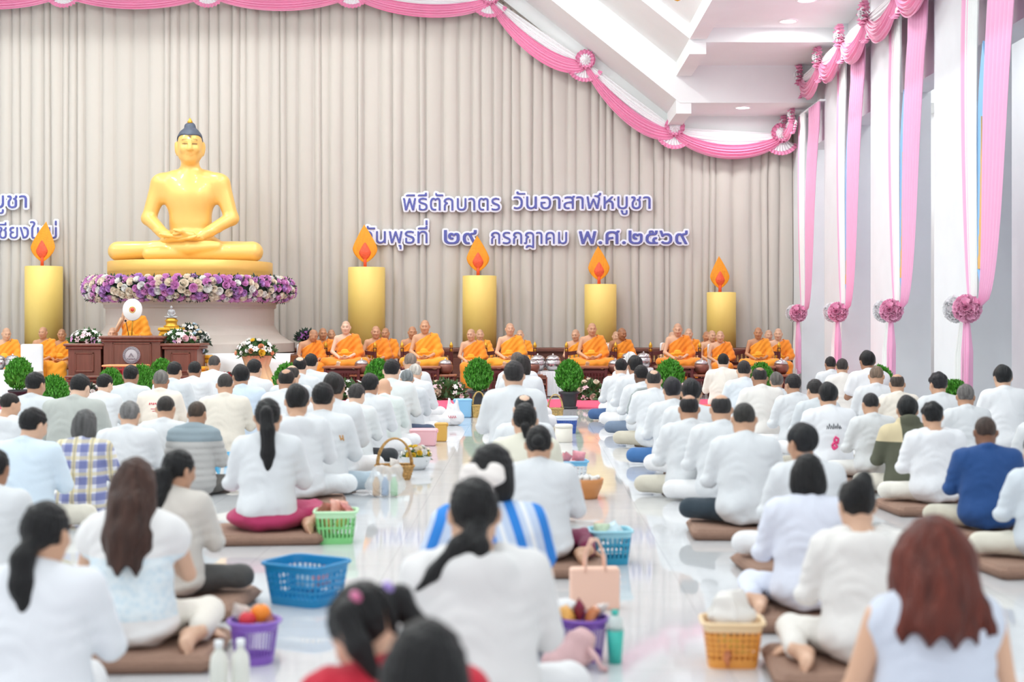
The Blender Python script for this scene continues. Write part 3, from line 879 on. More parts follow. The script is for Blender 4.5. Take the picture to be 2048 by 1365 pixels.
LOWER = {}
def lower(kind='trousers', legp='cross', w=1.0, h=0.016):
    key = (kind, legp, w, h)
    if key in LOWER: return LOWER[key]
    z0 = -0.45 if legp == 'chair' else -0.03
    S = Sdf((-0.56, -0.32, z0), (0.56, 0.58, 0.36), h)
    dz = SEAT.get(legp, 0.0)
    S.ell((0, -0.005, 0.12 + dz), (0.186 * w, 0.148, 0.125), 0.03)
    for i, (hp, kn, an, ff, fu, side) in enumerate(legs(legp)):
        kn_v, an_v = Vector(kn), Vector(an)
        S.cap(hp, kn, 0.094, 0.068, 0.04); S.cap(kn, tuple(kn_v.lerp(an_v, 0.86 if kind != 'skirt' else .62)), 0.074, 0.058 if kind != 'skirt' else 0.07, 0.02)
    if kind == 'skirt':
        S.ell((0, 0.1, 0.075), (0.3 * w, 0.3, 0.085), 0.07)
    fold(S, 0.008)
    z = S.P[..., 2]
    if legp != 'chair': S.d = np.maximum(S.d, 0.0 - z)
    V, Fc = S.net()
    LOWER[key] = mesh_vf('lower', [(V, Fc)], [M_cloth])
    return LOWER[key]

HAIR = {}
def hair(kind='short', h=0.0095):
    """in the head's own frame"""
    if kind in HAIR: return HAIR[kind]
    lo = {'long': (-.2, -.27, -.5), 'pony': (-.16, -.32, -.52), 'lowpony': (-.16, -.3, -.38), 'sidepony': (-.3, -.25, -.36), 'auburn': (-.26, -.28, -.44), 'curly': (-.17, -.32, -.42),
          'bob': (-.18, -.18, -.2), 'child': (-.2, -.18, -.26)}.get(kind, (-.15, -.24, -.16))
    S = Sdf(lo, (0.2, 0.17, 0.22), h)
    P = S.P; x, y, z = P[..., 0], P[..., 1], P[..., 2]
    thick = {'crew': 0.003, 'bald': 0.005, 'ring': 0.005, 'short': 0.01, 'grey': 0.009, 'mop': 0.018, 'spiky': 0.013}.get(kind, 0.011)
    S.ell((0, -0.016, 0.03), (0.078 + thick * .8, 0.097 + thick, 0.091 + thick))
    if kind == 'spiky': S.d -= 0.008 * (np.sin(70 * x + 20 * z) * np.sin(65 * y) + .4) * (z > 0.04)
    elif kind == 'mop': S.d -= 0.005 * np.sin(48 * x + 9 * y) * np.sin(40 * y)
    elif thick > 0.008: S.d -= 0.0025 * np.sin(60 * x + 30 * np.sin(9 * z))
    men = kind in ('crew', 'bald', 'ring', 'short', 'grey', 'mop', 'spiky')
    if men:
        nape = {'crew': -0.05, 'mop': -0.085, 'grey': -0.07}.get(kind, -0.075)
        line = np.maximum(nape + np.maximum(y + 0.095, 0) * 0.75 + 0.012 * np.cos(x * 55) - .006, np.where(y > 0.02, 0.02 + (y - 0.02) * 0.9, -1))
        line = np.minimum(line, 0.075)
        S.d = np.maximum(S.d, (line - z) * 0.8)
        S.d = -smin(-S.d, S.f_ell((0.09, -0.006, -0.014), (0.03, 0.03, 0.042)), 0.004); S.d = -smin(-S.d, S.f_ell((-0.09, -0.006, -0.014), (0.03, 0.03, 0.042)), 0.004)
        if kind == 'bald': S.d = np.maximum(S.d, -S.f_ell((0.0, -0.075, 0.105), (0.045, 0.06, 0.06)))
        if kind == 'ring': S.d = np.maximum(S.d, -S.f_ell((0.0, -0.02, 0.12), (0.066, 0.105, 0.085)))
    else:
        line = np.where(y > 0.015, -0.02 + (y - 0.015) * 1.25, np.where(y > -0.03, -0.045, -0.075))
        S.d = np.maximum(S.d, (line - z) * 0.8)
        S.d = np.maximum(S.d, (y - 0.085))
        R = None
        if kind == 'pony':
            S.chain([(0, -0.1, 0.045), (0.0, -0.145, 0.02), (0.01, -0.155, -0.1), (0.015, -0.15, -0.25), (0.02, -0.13, -0.38), (0.02, -0.125, -0.47)], [0.028, 0.04, 0.048, 0.046, 0.034, 0.012], 0.02)
        if kind == 'lowpony':
            S.chain([(0, -0.1, -0.045), (-0.01, -0.13, -0.1), (0.0, -0.135, -0.19), (0.02, -0.12, -0.27), (0.025, -0.115, -0.33)], [0.035, 0.045, 0.046, 0.034, 0.01], 0.03)
        if kind == 'sidepony':
            S.chain([(-0.01, -0.1, -0.06), (-0.08, -0.12, -0.12), (-0.16, -0.1, -0.2), (-0.22, -0.08, -0.25)], [0.035, 0.036, 0.026, 0.008], 0.02)
            S.chain([(-0.01, -0.11, -0.06), (-0.01, -0.15, -0.12), (-0.02, -0.15, -0.21), (-0.03, -0.135, -0.31)], [0.03, 0.032, 0.024, 0.008], 0.02)
        if kind == 'curly':
            for i in range(26):
                t = i / 25; S.ell((0.02 * math.sin(i * 2.4) + .01, -0.125 + 0.02 * math.cos(i * 1.9), -0.02 - 0.35 * t), (0.05 - .02 * t * t, 0.042, 0.04), 0.015)
        if kind == 'bun': S.ell((0.0, -0.125, 0.0), (0.045, 0.035, 0.042), 0.008)
        if kind == 'smallpony': S.chain([(0, -0.11, -0.045), (0, -0.14, -0.07), (0, -0.14, -0.14)], [0.022, 0.03, 0.012], 0.008)
        if kind == 'updo':
            S.ell((0.0, -0.09, 0.06), (0.06, 0.06, 0.07), 0.02); S.ell((0.02, -0.08, 0.11), (0.045, 0.04, 0.045), 0.015)
        if kind in ('bob', 'bow'):
            S.ell((0, -0.03, -0.045), (0.108, 0.088, 0.115), 0.04); S.d = np.maximum(S.d, (y - 0.045 - np.clip(z, -.02, .2) * 0.5)); S.d = np.maximum(S.d, -(z + 0.135 + 0.012 * np.sin(30 * x)))
        if kind in ('long', 'auburn'):
            ww = 0.1 if kind == 'long' else 0.125
            S.chain([(0, -0.04, 0.0), (0, -0.09, -0.12), (0, -0.12, -0.25)] + ([(0, -0.12, -0.4)] if kind == 'long' else []), [0.09, 0.1, 0.1] + ([0.085] if kind == 'long' else []), 0.04)
            S.cap((-ww * .6, -0.06, -0.02), (-ww * .8, -0.11, -0.3), 0.05, 0.04, 0.03); S.cap((ww * .6, -0.06, -0.02), (ww * .8, -0.11, -0.3), 0.05, 0.04, 0.03)
            if kind == 'auburn':
                S.ell((0, -0.03, -0.05), (0.14, 0.115, 0.15), 0.05); S.cap((0.1, -0.06, -0.1), (0.19, -0.08, -0.27), 0.05, 0.03, 0.03); S.cap((-0.1, 0.0, -0.1), (-0.12, 0.04, -0.3), 0.04, 0.02, 0.03)
            a = np.clip((y + 0.01) * 8, 0, 1)
            S.d = np.maximum(S.d, y - 0.05 - np.clip(z, -.1, .3) * 0.4)
            S.d += 0.004 * np.sin(75 * x + 3 * np.sin(15 * z)) * np.clip(-z * 8, 0, 1)
            end = (-0.44 if kind == 'long' else -0.33) + 0.05 * np.abs(np.sin(38 * x + 1)) + 0.25 * x * x / 0.03 * 0.1
            S.d = np.maximum(S.d, end - z)
        if kind == 'child':
            for s in (-1, 1):
                S.chain([(s * 0.06, -0.06, 0.06), (s * 0.1, -0.075, 0.035), (s * 0.11, -0.07, -0.06), (s * 0.09, -0.05, -0.16)], [0.03, 0.034, 0.032, 0.012], 0.012)
            S.d = np.maximum(S.d, -(S.f_box((0, -0.1, -0.02), (0.006, 0.08, 0.2), 0.002)))
        strands = 0.0022 * np.sin(85 * x + 25 * y + 4 * np.sin(11 * z)); S.d += strands
    S.d = np.maximum(S.d, -(z + 0.6))
    V, Fc = S.net()
    HAIR[kind] = mesh_vf('hair', [(V, Fc)], [M_hair])
    return HAIR[kind]

RNDP = random.Random(12)
NAMED = {}
def person(label, x, ytop, D, top='#f2f3f5', kind='shirt', sleeve='long', hairk='short', hairc=BLACK, legp='cross', low='#e9e9ea', lowk='trousers', pitch=16, yaw=0, roll=0,
           armp='wai', rz=None, w=1.0, belly=0.0, skin=None, base=None, s=None, loose=0.022, hem=0.02, group=None, cushion=None, h=0.0145, dress=True, sx=1.0):
    """someone sitting with their back to us whose head top the photograph shows at (x, ytop)"""
    zt = CH - (ytop - VY) * D / F
    bm, M = body(legp, armp, pitch, yaw, roll, w, False, h, belly=belly)
    htop = max((M @ Vector((0, -0.03, 0.127))).z, (M @ Vector((0, -0.07, 0.11))).z)
    b = 0.0 if base is None else base
    if cushion: b = 0.07
    sc = s or (zt - b) / htop
    if not s and not (0.8 < sc < 1.16): print('SCALE', label[:40], round(sc, 2))
    if s and base is None and not cushion: b = max(0, zt - htop * s)
    if rz is None: rz = math.radians(RNDP.uniform(-7, 9))
    hx = (M.translation.x * math.cos(rz) - M.translation.y * math.sin(rz)) * sc
    X = (x - VX) * D / F - hx
    t = thing('person', label, 'person', (X, D, b), rz, group, (sc * sx, sc, sc))
    skin = skin or RNDP.choice(SKIN)
    link('body', bm, t, col=skin)
    if dress:
        link('top', shirt(kind, legp, armp, sleeve, w, belly, loose, hem, h), t, col=top)
        link('skirt' if lowk == 'skirt' else 'trousers', lower(lowk, legp, w), t, col=low)
    if hairk:
        ho = link('hair', hair(hairk), t, col=hairc); ho.matrix_parent_inverse = Matrix.Identity(4); ho.matrix_basis = M
    t['head'] = [*M.translation]
    if cushion is not None and cushion:
        cushion_at(X, D, rz, cushion)
    return t
M_cush = mat('brown_cushion', '#9a7a69', 0.9, noise=0.1, nscale=9, bump=0.4, bscale=60)
CUSH = []
def cushion_at(X, D, rz, label):
    if not CUSH:
        b = MB(); b.box((0, 0.04, 0.036), (0.72, 0.56, 0.07), bev=0.022)
        CUSH.append(b.mesh('cushion', M_cush))
        b = MB(); b.tube([(-0.36, -0.24, 0.036), (0.36, -0.24, 0.036)], 0.006, 5); b.tube([(-0.36, 0.32, 0.036), (0.36, 0.32, 0.036)], 0.006, 5)
        b.tube([(-0.36, -0.24, 0.036), (-0.36, 0.32, 0.036)], 0.006, 5); b.tube([(0.36, -0.24, 0.036), (0.36, 0.32, 0.036)], 0.006, 5)
        CUSH.append(b.mesh('piping', M_cush))
    o = thing('floor_cushion', label, 'cushion', (X, D, 0), rz, 'brown floor cushions')
    link('pad', CUSH[0], o); link('piping', CUSH[1], o)
    del o['label']; o['label'] = label
    return o
# ------------------------------------------------------------------ monks
M_robe = mat('saffron_robe', '#f7941d', 0.75, objcol=True, sheen=0.3, bump=0.35, bscale=7)
ROBE, SASH = {}, {}
def robe(legp, h=0.0135):
    if legp in ROBE: return ROBE[legp]
    z0 = -0.42 if legp == 'chair' else -0.03
    S = Sdf((-0.52, -0.24, z0), (0.5, 0.58, 0.68), h)
    torso(S, 0.016)
    S.ell((0, 0.0, 0.28), (0.165, 0.125, 0.2), 0.06)
    x, y, z = (S.P[..., i] for i in range(3))
    # bared right shoulder: everything above a slanting line is open
    S.d = np.maximum(S.d, (z - (0.615 - 0.74 * (x + 0.075))) * 0.8)
    A = arms('lap')[1]
    S.cap(A[0], A[1], 0.078, 0.088, 0.04); S.cap(A[1], tuple(Vector(A[1]).lerp(Vector(A[2]), 0.3)), 0.075, 0.06, 0.02)
    S.cap((-0.21, 0.0, 0.45), (-0.29, -0.01, 0.24), 0.05, 0.06, 0.04)
    S.d = np.maximum(S.d, -(S.f_cap((-0.06, 0.02, 0.56), (-0.04, 0.05, 0.75), 0.062)))
    L = legs(legp)
    for i, (hp, kn, an, ff, fu, side) in enumerate(L):
        S.cap(hp, kn, 0.105, 0.085, 0.05); S.cap(kn, tuple(Vector(kn).lerp(Vector(an), 0.8)), 0.08, 0.075 if legp == 'chair' else 0.06, 0.03)
    if legp == 'chair': S.ell((0, 0.42, -0.12), (0.2, 0.11, 0.26), 0.08)
    else: S.ell((0, 0.22, 0.06), (0.33, 0.2, 0.07), 0.06)
    q = z + 0.74 * x
    S.d += 0.006 * np.sin(48 * q + 4 * np.sin(7 * x)) * (z > 0.2) + 0.005 * np.sin(30 * x + 22 * y + 5 * np.sin(8 * z)) * (z <= 0.2)
    if legp != 'chair': S.d = np.maximum(S.d, -z)
    ROBE[legp] = mesh_vf('robe', [S.net()], [M_robe])
    return ROBE[legp]
def sash():
    if SASH: return SASH[0]
    S = Sdf((-0.26, -0.22, 0.12), (0.26, 0.26, 0.45), 0.0125)
    S.ell((0, 0.0, 0.25), (0.178, 0.15, 0.16)); x, y, z = (S.P[..., i] for i in range(3))
    S.d = np.maximum(S.d, np.abs(z - 0.265 + 0.05 * np.cos(x * 6)) - 0.055)
    S.ell((0.01, 0.14, 0.29), (0.075, 0.03, 0.05), 0.03)
    S.d += 0.004 * np.sin(90 * z + 8 * x)
    SASH[0] = mesh_vf('sash', [S.net()], [M_robe]); return SASH[0]
ROBE_C = ['#f59a1c', '#f3921a', '#f6a020', '#f18c1a']
def monk(label, x, ytop, D, legp='cross', seat=0.51, pitch=10, yaw=0, rz=0.0, armp='lap', s=None, skin=None, full=True, col=None):
    """a seated monk facing us"""
    zt = CH - (ytop - VY) * D / F
    bm, M = body(legp, armp, pitch, yaw, 0, 1.0, True, 0.0115, ear=1.05)
    htop = (M @ Vector((0, -0.02, 0.122))).z
    sc = s or (zt - seat) / htop
    if not .85 < sc < 1.15: print('MONK', label[:40], round(sc, 2))
    hx, hy = M.translation.x, M.translation.y
    r = PI + rz
    X = (x - VX) * D / F - (hx * math.cos(r) - hy * math.sin(r)) * sc
    t = thing('person', label, 'person', (X, D + 0.05, zt - htop * sc), r, 'seated monks in orange robes', sc)
    link('body', bm, t, col=skin or RNDP.choice(['#d9ab8b', '#cf9c7a', '#c48f6b', '#ddb295']))
    link('robe', robe(legp), t, col=col or RNDP.choice(ROBE_C))
    link('sash', sash(), t, col='#fbb52c')
    return t

MAIN = [(692, 642), (850, 640), (1020, 646), (1184, 646), (1355, 647), (1516, 655)]
mlab = ['monk meditating on the bench before the tall candle nearest the statue', 'monk with lowered eyes on the second bench, taller candles on both sides', 'monk on the third bench, to the right of the second tall candle',
        'monk on the fourth bench, straight before a golden candle', 'monk with bowed face on the fifth bench, behind a potted shrub', 'monk on the last bench, next to the pillars']
for i, (x, y) in enumerate(MAIN):
    monk(mlab[i], x, y, 26.35, 'cross', 0.52, pitch=(6, 10, 4, 12, 18, 12)[i], yaw=(0, 0, 10, 8, -6, -8)[i], skin=['#e6bfa4', '#d2a07c', '#d9ab8b', '#d2a07c', '#d9ab8b', '#bd8862'][i])
# others on white-covered chairs
M_cover = mat('white_cover', '#eef0f3', 0.8, bump=0.2, bscale=8)
def cover_chair_mesh():
    S = Sdf((-0.28, -0.34, -0.02), (0.28, 0.3, 0.98), 0.018)
    S.add(S.f_box((0, 0, 0.22), (0.43, 0.42, 0.46), 0.03), 0); S.add(S.f_box((0, -0.22, 0.48), (0.42, 0.07, 0.94), 0.035), 0.03)
    x, y, z = (S.P[..., i] for i in range(3)); S.d += 0.006 * np.sin(x * 40 + y * 30) * (z < 0.4) - 0.02 * np.clip(0.3 - z, 0, 1)
    return mesh_vf('cover', [S.net()], [M_cover])
COVER = cover_chair_mesh()
def cover_chair(label, X, Y, rz=PI):
    t = thing('covered_chair', label, 'chair', (X, Y, 0), rz, 'white covered chairs'); link('cover', COVER, t)
    b = MB()
    for sx in (-.17, .17):
        for sy in (-.17, .17): b.box((sx, sy, 0.01), (0.03, 0.03, 0.02))
    b.build('feet', M_white, t); return t
CH_M = [ # x, ytop, D, yaw, pitch, rz, label
    (627, 660, 26.4, 38, 28, .35, 'monk turned aside with bowed head, first from the purple flower vase'), (646, 656, 27.35, 10, 10, .1, 'monk half hidden behind the bowing one near the purple flowers'), (663, 659, 28.15, 8, 12, .1, 'boy monk peeping between the bowing one and the first bench'),
    (752, 652, 26.9, 10, 10, 0, 'monk on a chair right of the first bench, before the candle edge'), (771, 656, 27.9, -6, 12, 0, 'monk behind the shoulder of the one right of the first bench'),
    (825, 653, 27.1, 6, 12, .1, 'monk on a chair close behind the left shoulder of the second bench monk'), (942, 658, 26.5, -18, 10, 0, 'monk on a chair before the second tall candle, potted shrub at his knees'),
    (960, 659, 27.7, 6, 12, 0, 'monk behind the one before the second tall candle'), (1040, 660, 27.8, -6, 12, 0, 'monk half hidden behind the third bench monk'),
    (1151, 659, 27.1, -14, 14, -.1, 'monk leaning out behind the left side of the fourth bench'), (1244, 656, 26.9, 26, 14, .15, 'monk with dark skin looking aside right of the fourth bench'), (1232, 663, 27.9, 12, 12, 0, 'monk behind the one looking aside right of the fourth bench'),
    (1344, 664, 27.9, 10, 14, 0, 'monk mostly hidden behind the right arm of the fifth bench monk'), (1377, 657, 27.8, -8, 12, 0, 'monk mostly hidden behind the shoulder of the fifth bench monk'), (1413, 663, 28.0, 6, 12, 0, 'small monk peeping left of two seated on chairs, before the last candle'),
    (1424, 661, 27.3, 12, 12, .1, 'left of the two monks seated before the last candle'), (1440, 662, 26.5, -4, 12, 0, 'right of the two monks seated before the last candle'),
    (1537, 660, 27.9, 4, 12, 0, 'monk peeping between the last bench and the endmost chair'), (1556, 657, 27.0, -14, 12, 0, 'endmost monk on a chair beside the pillars'),
    (14, 656, 26.6, 22, 18, .2, 'monk at the left picture edge behind a table of alms bowls'), (86, 654, 27.2, -6, 4, 0, 'monk with folded hands on a chair before the left candle'), (124, 658, 27.2, 8, 10, 0, 'monk on a chair touching the podium side'),
    (226, 655, 25.5, 8, 10, 0, 'monk of whom only the head shows over the podium')]
chlab = ['']
for i, (x, y, D, yaw, pitch, rz, lb) in enumerate(CH_M):
    t = monk(lb, x, y, D, 'chair', 0.46, pitch=pitch, yaw=yaw, rz=rz, skin='#a8734f' if x == 1244 else None)
    cover_chair('white chair under ' + ' '.join(lb.replace(',', '').split()[:13]), t.location.x, t.location.y, PI + rz)
cover_chair('empty white covered chair beside the monk with folded hands, left of the podium', (58 - VX) * 26.4 / F, 26.4, PI + .1)

# ------------------------------------------------------------------ benches, tables and bowls
M_silver = mat('silver', '#c9c6c6', 0.22, 0.9); M_copper = mat('copper_brown', '#8a5a4c', 0.35, 0.4); M_spin = mat('gilt_spindle', '#c9b27c', 0.4, 0.3)
def turned(r, z0, z1, n=10):
    L = z1 - z0
    return [(r * k, z0 + L * t) for k, t in ((.6, 0), (.9, .04), (.5, .1), (.8, .25), (1, .38), (.6, .5), (.85, .62), (.55, .85), (.9, .93), (.6, 1))]
def make_bench(label, X, Y):
    t = thing('monk_bench', label, 'bench', (X, Y, 0), PI, 'carved benches of the monks')
    MB().box((0, 0, 0.485), (0.98, 0.72, 0.07), bev=0.015).build('seat', M_maroon, t)
    for sx in (-1, 1):
        MB().box((sx * 0.47, -0.33, 0.44), (0.06, 0.06, 0.88), bev=0.01).build('post', M_maroon, t)
        MB().lathe([(0.034, 0.8), (0.036, 0.84), (0.026, 0.88), (0.036, 0.9), (0.03, 0.94), (0.012, 0.97), (0.0, 1.0)], (sx * 0.47, -0.33, 0), 12).build('finial', M_goldp, t)
        MB().box((sx * 0.46, 0.31, 0.23), (0.06, 0.06, 0.46), bev=0.01).build('leg', M_maroon, t)
    b = MB(); xs = np.linspace(-0.45, 0.45, 25)
    b.grid([[(x, -0.33 + dy, z + 0.03 * math.cos(x * 7)) for x in xs] for dy, z in ((-.02, .76), (.02, .76), (.02, .83), (-.02, .83), (-.02, .76))], False); b.build('top_rail', M_maroon, t)
    MB().box((0, -0.33, 0.58), (0.9, 0.04, 0.05), bev=0.01).build('low_rail', M_maroon, t)
    MB().box((0, -0.33, 0.86), (0.28, 0.03, 0.07), bev=0.02).build('crest', M_goldp, t)
    for k in range(11): MB().lathe(turned(0.02, 0.6, 0.76), (-0.4 + k * .08, -0.33, 0), 8).build('spindle', M_spin, t)
    MB().box((0, 0.34, 0.4), (0.9, 0.03, 0.1)).build('apron', M_maroon, t)
def make_table(label, X, Y, w=0.64, d=0.42, h=0.57, group='spindled tables before the monks', name='offering_table'):
    t = thing(name, label, 'table', (X, Y, 0), 0, group)
    MB().box((0, 0, h - 0.02), (w + .06, d + .06, 0.04), bev=0.012).build('tabletop', mat('table_wood', '#9a5a3c', 0.3, noise=.15, coat=.3), t)
    for sx in (-1, 1):
        for sy in (-1, 1): MB().box((sx * w * .47, sy * d * .45, h / 2 - .02), (0.05, 0.05, h - .04), bev=0.01).build('leg', M_maroon, t)
    b = MB()
    for z in (h - 0.1, 0.12):
        b.box((0, -d * .45, z), (w * .94, 0.03, 0.05)); b.box((0, d * .45, z), (w * .94, 0.03, 0.05))
    b.box((-w * .47, 0, h - .1), (0.03, d * .9, 0.05)); b.box((w * .47, 0, h - .1), (0.03, d * .9, 0.05)); b.build('rails', M_maroon, t)
    n = int(w / 0.055)
    for k in range(n): MB().lathe(turned(0.016, 0.14, h - .12), (-w * .43 + k * w * .86 / (n - 1), -d * .45, 0), 8).build('spindle', M_maroon, t)
    return t
bowl_me = MB().lathe([(0.0, 0), (0.07, 0), (0.12, 0.05), (0.14, 0.11), (0.135, 0.16), (0.115, 0.19)], n=24).mesh('bowl', M_silver)
bowl_me2 = bowl_me.copy(); bowl_me2.materials.clear(); bowl_me2.materials.append(M_copper)
lid_me = MB().lathe([(0.125, 0.185), (0.12, 0.21), (0.09, 0.245), (0.04, 0.262), (0.015, 0.265), (0.012, 0.29), (0.0, 0.292)], n=24).mesh('lid', M_silver)
def alms_bowl(label, loc, s=1.0, copper=False, group='alms bowls beside the monks'):
    t = thing('alms_bowl', label, 'bowl', loc, 0, group, s); link('bowl', bowl_me2 if copper else bowl_me, t); link('lid', lid_me, t); return t
ordn = ['first', 'second', 'third', 'fourth', 'fifth', 'sixth']
for i, (x, y) in enumerate(MAIN):
    X = (x - VX + (3 if i == 0 else 0)) * 26.35 / F
    make_bench('carved dark red bench with gilt finials under the %s bench monk from the statue' % ordn[i], X, 26.45)
    T = (x - 6 - VX) * 25.4 / F
    make_table('dark red table with a spindled front before the %s bench monk' % ordn[i], T, 25.45)
    bx = ((722, 890, 1064, 1231, 1404, 1564)[i] - VX) * 25.35 / F
    make_table('low dark red stand carrying the alms bowl of the %s bench monk' % ordn[i], bx, 25.45, 0.34, 0.34, 0.42, 'low stands for alms bowls', 'bowl_stand')
    alms_bowl('silver lidded alms bowl on the low stand of the %s bench monk' % ordn[i], (bx, 25.45, 0.42), 1.0, True)
def cloth_table(label, X, Y, w, d, h):
    t = thing('cloth_table', label, 'table', (X, Y, 0)); b = MB()
    n = 90; per = [((-w / 2 + w * u, -d / 2)) for u in np.linspace(0, 1, n)] + [(w / 2, -d / 2 + d * u) for u in np.linspace(0, 1, 40)[1:]] + [(w / 2 - w * u, d / 2) for u in np.linspace(0, 1, n)[1:]] + [(-w / 2, d / 2 - d * u) for u in np.linspace(0, 1, 40)[1:]]
    b.grid([[(x * f + .012 * math.sin(i * .9) * a * (x / w * 2), y * f + 0.015 * math.sin(i * .9) * a * (1 if y > 0 else -1), z) for i, (x, y) in enumerate(per)] for z, f, a in ((h, .98, 0), (h - .015, 1, 0), (h * .5, 1.01, 1), (0.02, 1.03, 1.6))])
    b.add([(-w / 2 * .98, -d / 2 * .98, h), (w / 2 * .98, -d / 2 * .98, h), (w / 2 * .98, d / 2 * .98, h), (-w / 2 * .98, d / 2 * .98, h)], [(0, 1, 2, 3)])
    b.build('tablecloth', M_cloth_w, t); MB().box((0, 0, h - .03), (w * .95, d * .95, 0.03)).build('tabletop', M_wood, t); return t
cx = (1082 - VX) * 25.6 / F
cloth_table('white covered table with two silver bowls between the third and fourth benches', cx + .05, 25.75, 0.66, 0.5, 0.47)
alms_bowl('left silver bowl on the white table beside the third bench', (cx - .06, 25.7, .47), 1.1, group='silver bowls on white tables'); alms_bowl('right silver bowl on the white table beside the third bench', (cx + .22, 25.7, .47), 1.1, group='silver bowls on white tables')
cx = (1272 - VX) * 25.9 / F
cloth_table('white covered table with silver bowls between the fourth and fifth benches', cx, 25.95, 0.62, 0.45, 0.52)
for k, lb in enumerate(('left', 'right')): alms_bowl('%s silver bowl on the white table beside the fifth bench' % lb, (cx - .14 + .28 * k, 25.9, .52), 1.05, group='silver bowls on white tables')
cx = (14 - VX) * 25.6 / F
cloth_table('white covered table with silver bowls at the left picture edge', cx, 25.6, 0.8, 0.5, 0.5)
for k, lb in enumerate(('left', 'right')): alms_bowl('%s silver bowl on the white table at the left picture edge' % lb, (cx - .12 + .26 * k, 25.5, .5), 1.0, group='silver bowls on white tables')
# wooden steps
t = thing('wooden_steps', 'small brown wooden steps beside the potted shrub in the aisle', 'steps', ((1074 - VX) * 24.7 / F, 24.75, 0))
for k in range(4):
    MB().box((0, 0.06 * k, 0.06 + .1 * k), (0.36, 0.34 - 0.07 * k, 0.03), bev=0.006).build('tread', M_wood2, t)
b = MB(); b.box((-.17, 0.06, .2), (0.025, 0.24, 0.38)); b.box((.17, 0.06, .2), (0.025, 0.24, 0.38)); b.box((0, .17, .22), (.34, .02, .4), bev=.02); b.build('frame', M_wood2, t)

# ------------------------------------------------------------------ podium with emblem
PD = 24.1
def pX(x): return (x - VX) * PD / F
t = thing('podium', 'brown wooden preaching podium of three sections with a round silver emblem', 'podium', (pX(264), PD, 0))
def desk(nm, cx, w, z1, dy):
    b = MB(); d = 0.62
    b.box((cx, d / 2 + dy, z1 / 2), (w, d, z1 - .04)); b.box((cx, d / 2 + dy - .02, z1 - 0.025), (w + .14, d + .1, 0.05), bev=0.015); b.box((cx, d / 2 + dy - .01, z1 - 0.075), (w + .08, d + .06, 0.05), bev=0.012)
    b.box((cx, d / 2 + dy - .02, 0.42), (w + .1, d + .06, 0.05), bev=0.015); b.box((cx, d / 2 + dy - .01, 0.36), (w + .06, d + .04, 0.05), bev=0.012)
    return b.build(nm, M_wood2, t)
def panel(cx, w, z0, z1, y):
    b = MB(); b.box((cx, y - .004, (z0 + z1) / 2), (w, .02, z1 - z0), bev=.006)
    for sx in (-1, 1): b.box((cx + sx * w / 2, y - .012, (z0 + z1) / 2), (.03, .03, z1 - z0 + .03), bev=.008)
    for z in (z0, z1): b.box((cx, y - .012, z), (w + .03, .03, .03), bev=.008)
    b.build('panel', M_wood2, t)
desk('centre_desk', 0, 0.98, 1.13, 0); desk('side_desk', -0.83, 0.56, 1.0, .04); desk('side_desk', 0.83, 0.56, 1.0, .04)
panel(0, 0.64, 0.5, 1.0, 0); panel(-.83, 0.3, 0.52, 0.83, .04); panel(.83, 0.3, 0.52, 0.83, .04)
M_embl = mat('emblem_silver', '#c9c7cb', 0.5, 0.1); M_emblg = mat('emblem_grey', '#8e8a92', 0.5, 0.1)
ex = (264 - 264) * PD / F; ez = CH - (711 - VY) * PD / F
RX = Matrix.Rotation(PI / 2, 4, 'X')
em = MB().lathe([(0.0, 0.035), (0.14, 0.035), (0.148, 0.03), (0.152, 0.0)], (ex, -0.012, ez), 40, R=RX).build('emblem', M_embl, t)
b = MB(); b.lathe([(0.118, 0.045), (0.112, 0.05), (0.106, 0.045)], (ex, -0.006, ez), 40, R=RX, caps=False); b.lathe([(0.148, 0.042), (0.142, 0.047), (0.136, 0.042)], (ex, -0.006, ez), 40, R=RX, caps=False)
for k in range(26):
    a = 2 * PI * k / 26
    b.box((ex + .126 * math.cos(a), -0.052, ez + .126 * math.sin(a)), (0.012 + .004 * (k % 3), 0.008, 0.014), R=Matrix.Rotation(PI / 2 - a, 4, 'Y'))
b.add([(ex - .05, -.06, ez - .03), (ex, -.06, ez + .045), (ex + .05, -.06, ez - .03), (ex + .03, -.06, ez - .03), (ex, -.06, ez + .012), (ex - .03, -.06, ez - .03)], [(0, 1, 4, 5), (1, 2, 3, 4)])
for k in range(5): b.box((ex - .06 + .03 * k, -.055, ez - .06 - .004 * (k % 2)), (.02, .01, .02), bev=.004)
b.build('emblem_relief', M_emblg, em)
# low table with a red cloth front before the podium
t2 = thing('offering_table', 'low table with a light wood top and red lattice front before the podium', 'table', (pX(252) * 23.45 / PD, 23.45, 0))
MB().box((0, 0, 0.64), (0.7, 0.4, 0.035), bev=.01).build('tabletop', mat('light_wood', '#d79a62', .4), t2)
b = MB()
for k in range(9): b.box((-.3 + .075 * k, -.17, .34), (.022, .02, .56))
for z in (.08, .25, .42, .58): b.box((0, -.17, z), (.62, .018, .022))
for sx in (-.3, .3):
    for sy in (-.16, .16): b.box((sx, sy, .31), (.04, .04, .62))
b.box((0, .1, .3), (.6, .02, .55)); b.build('lattice', mat('red_lacquer', '#a52a30', .4), t2)
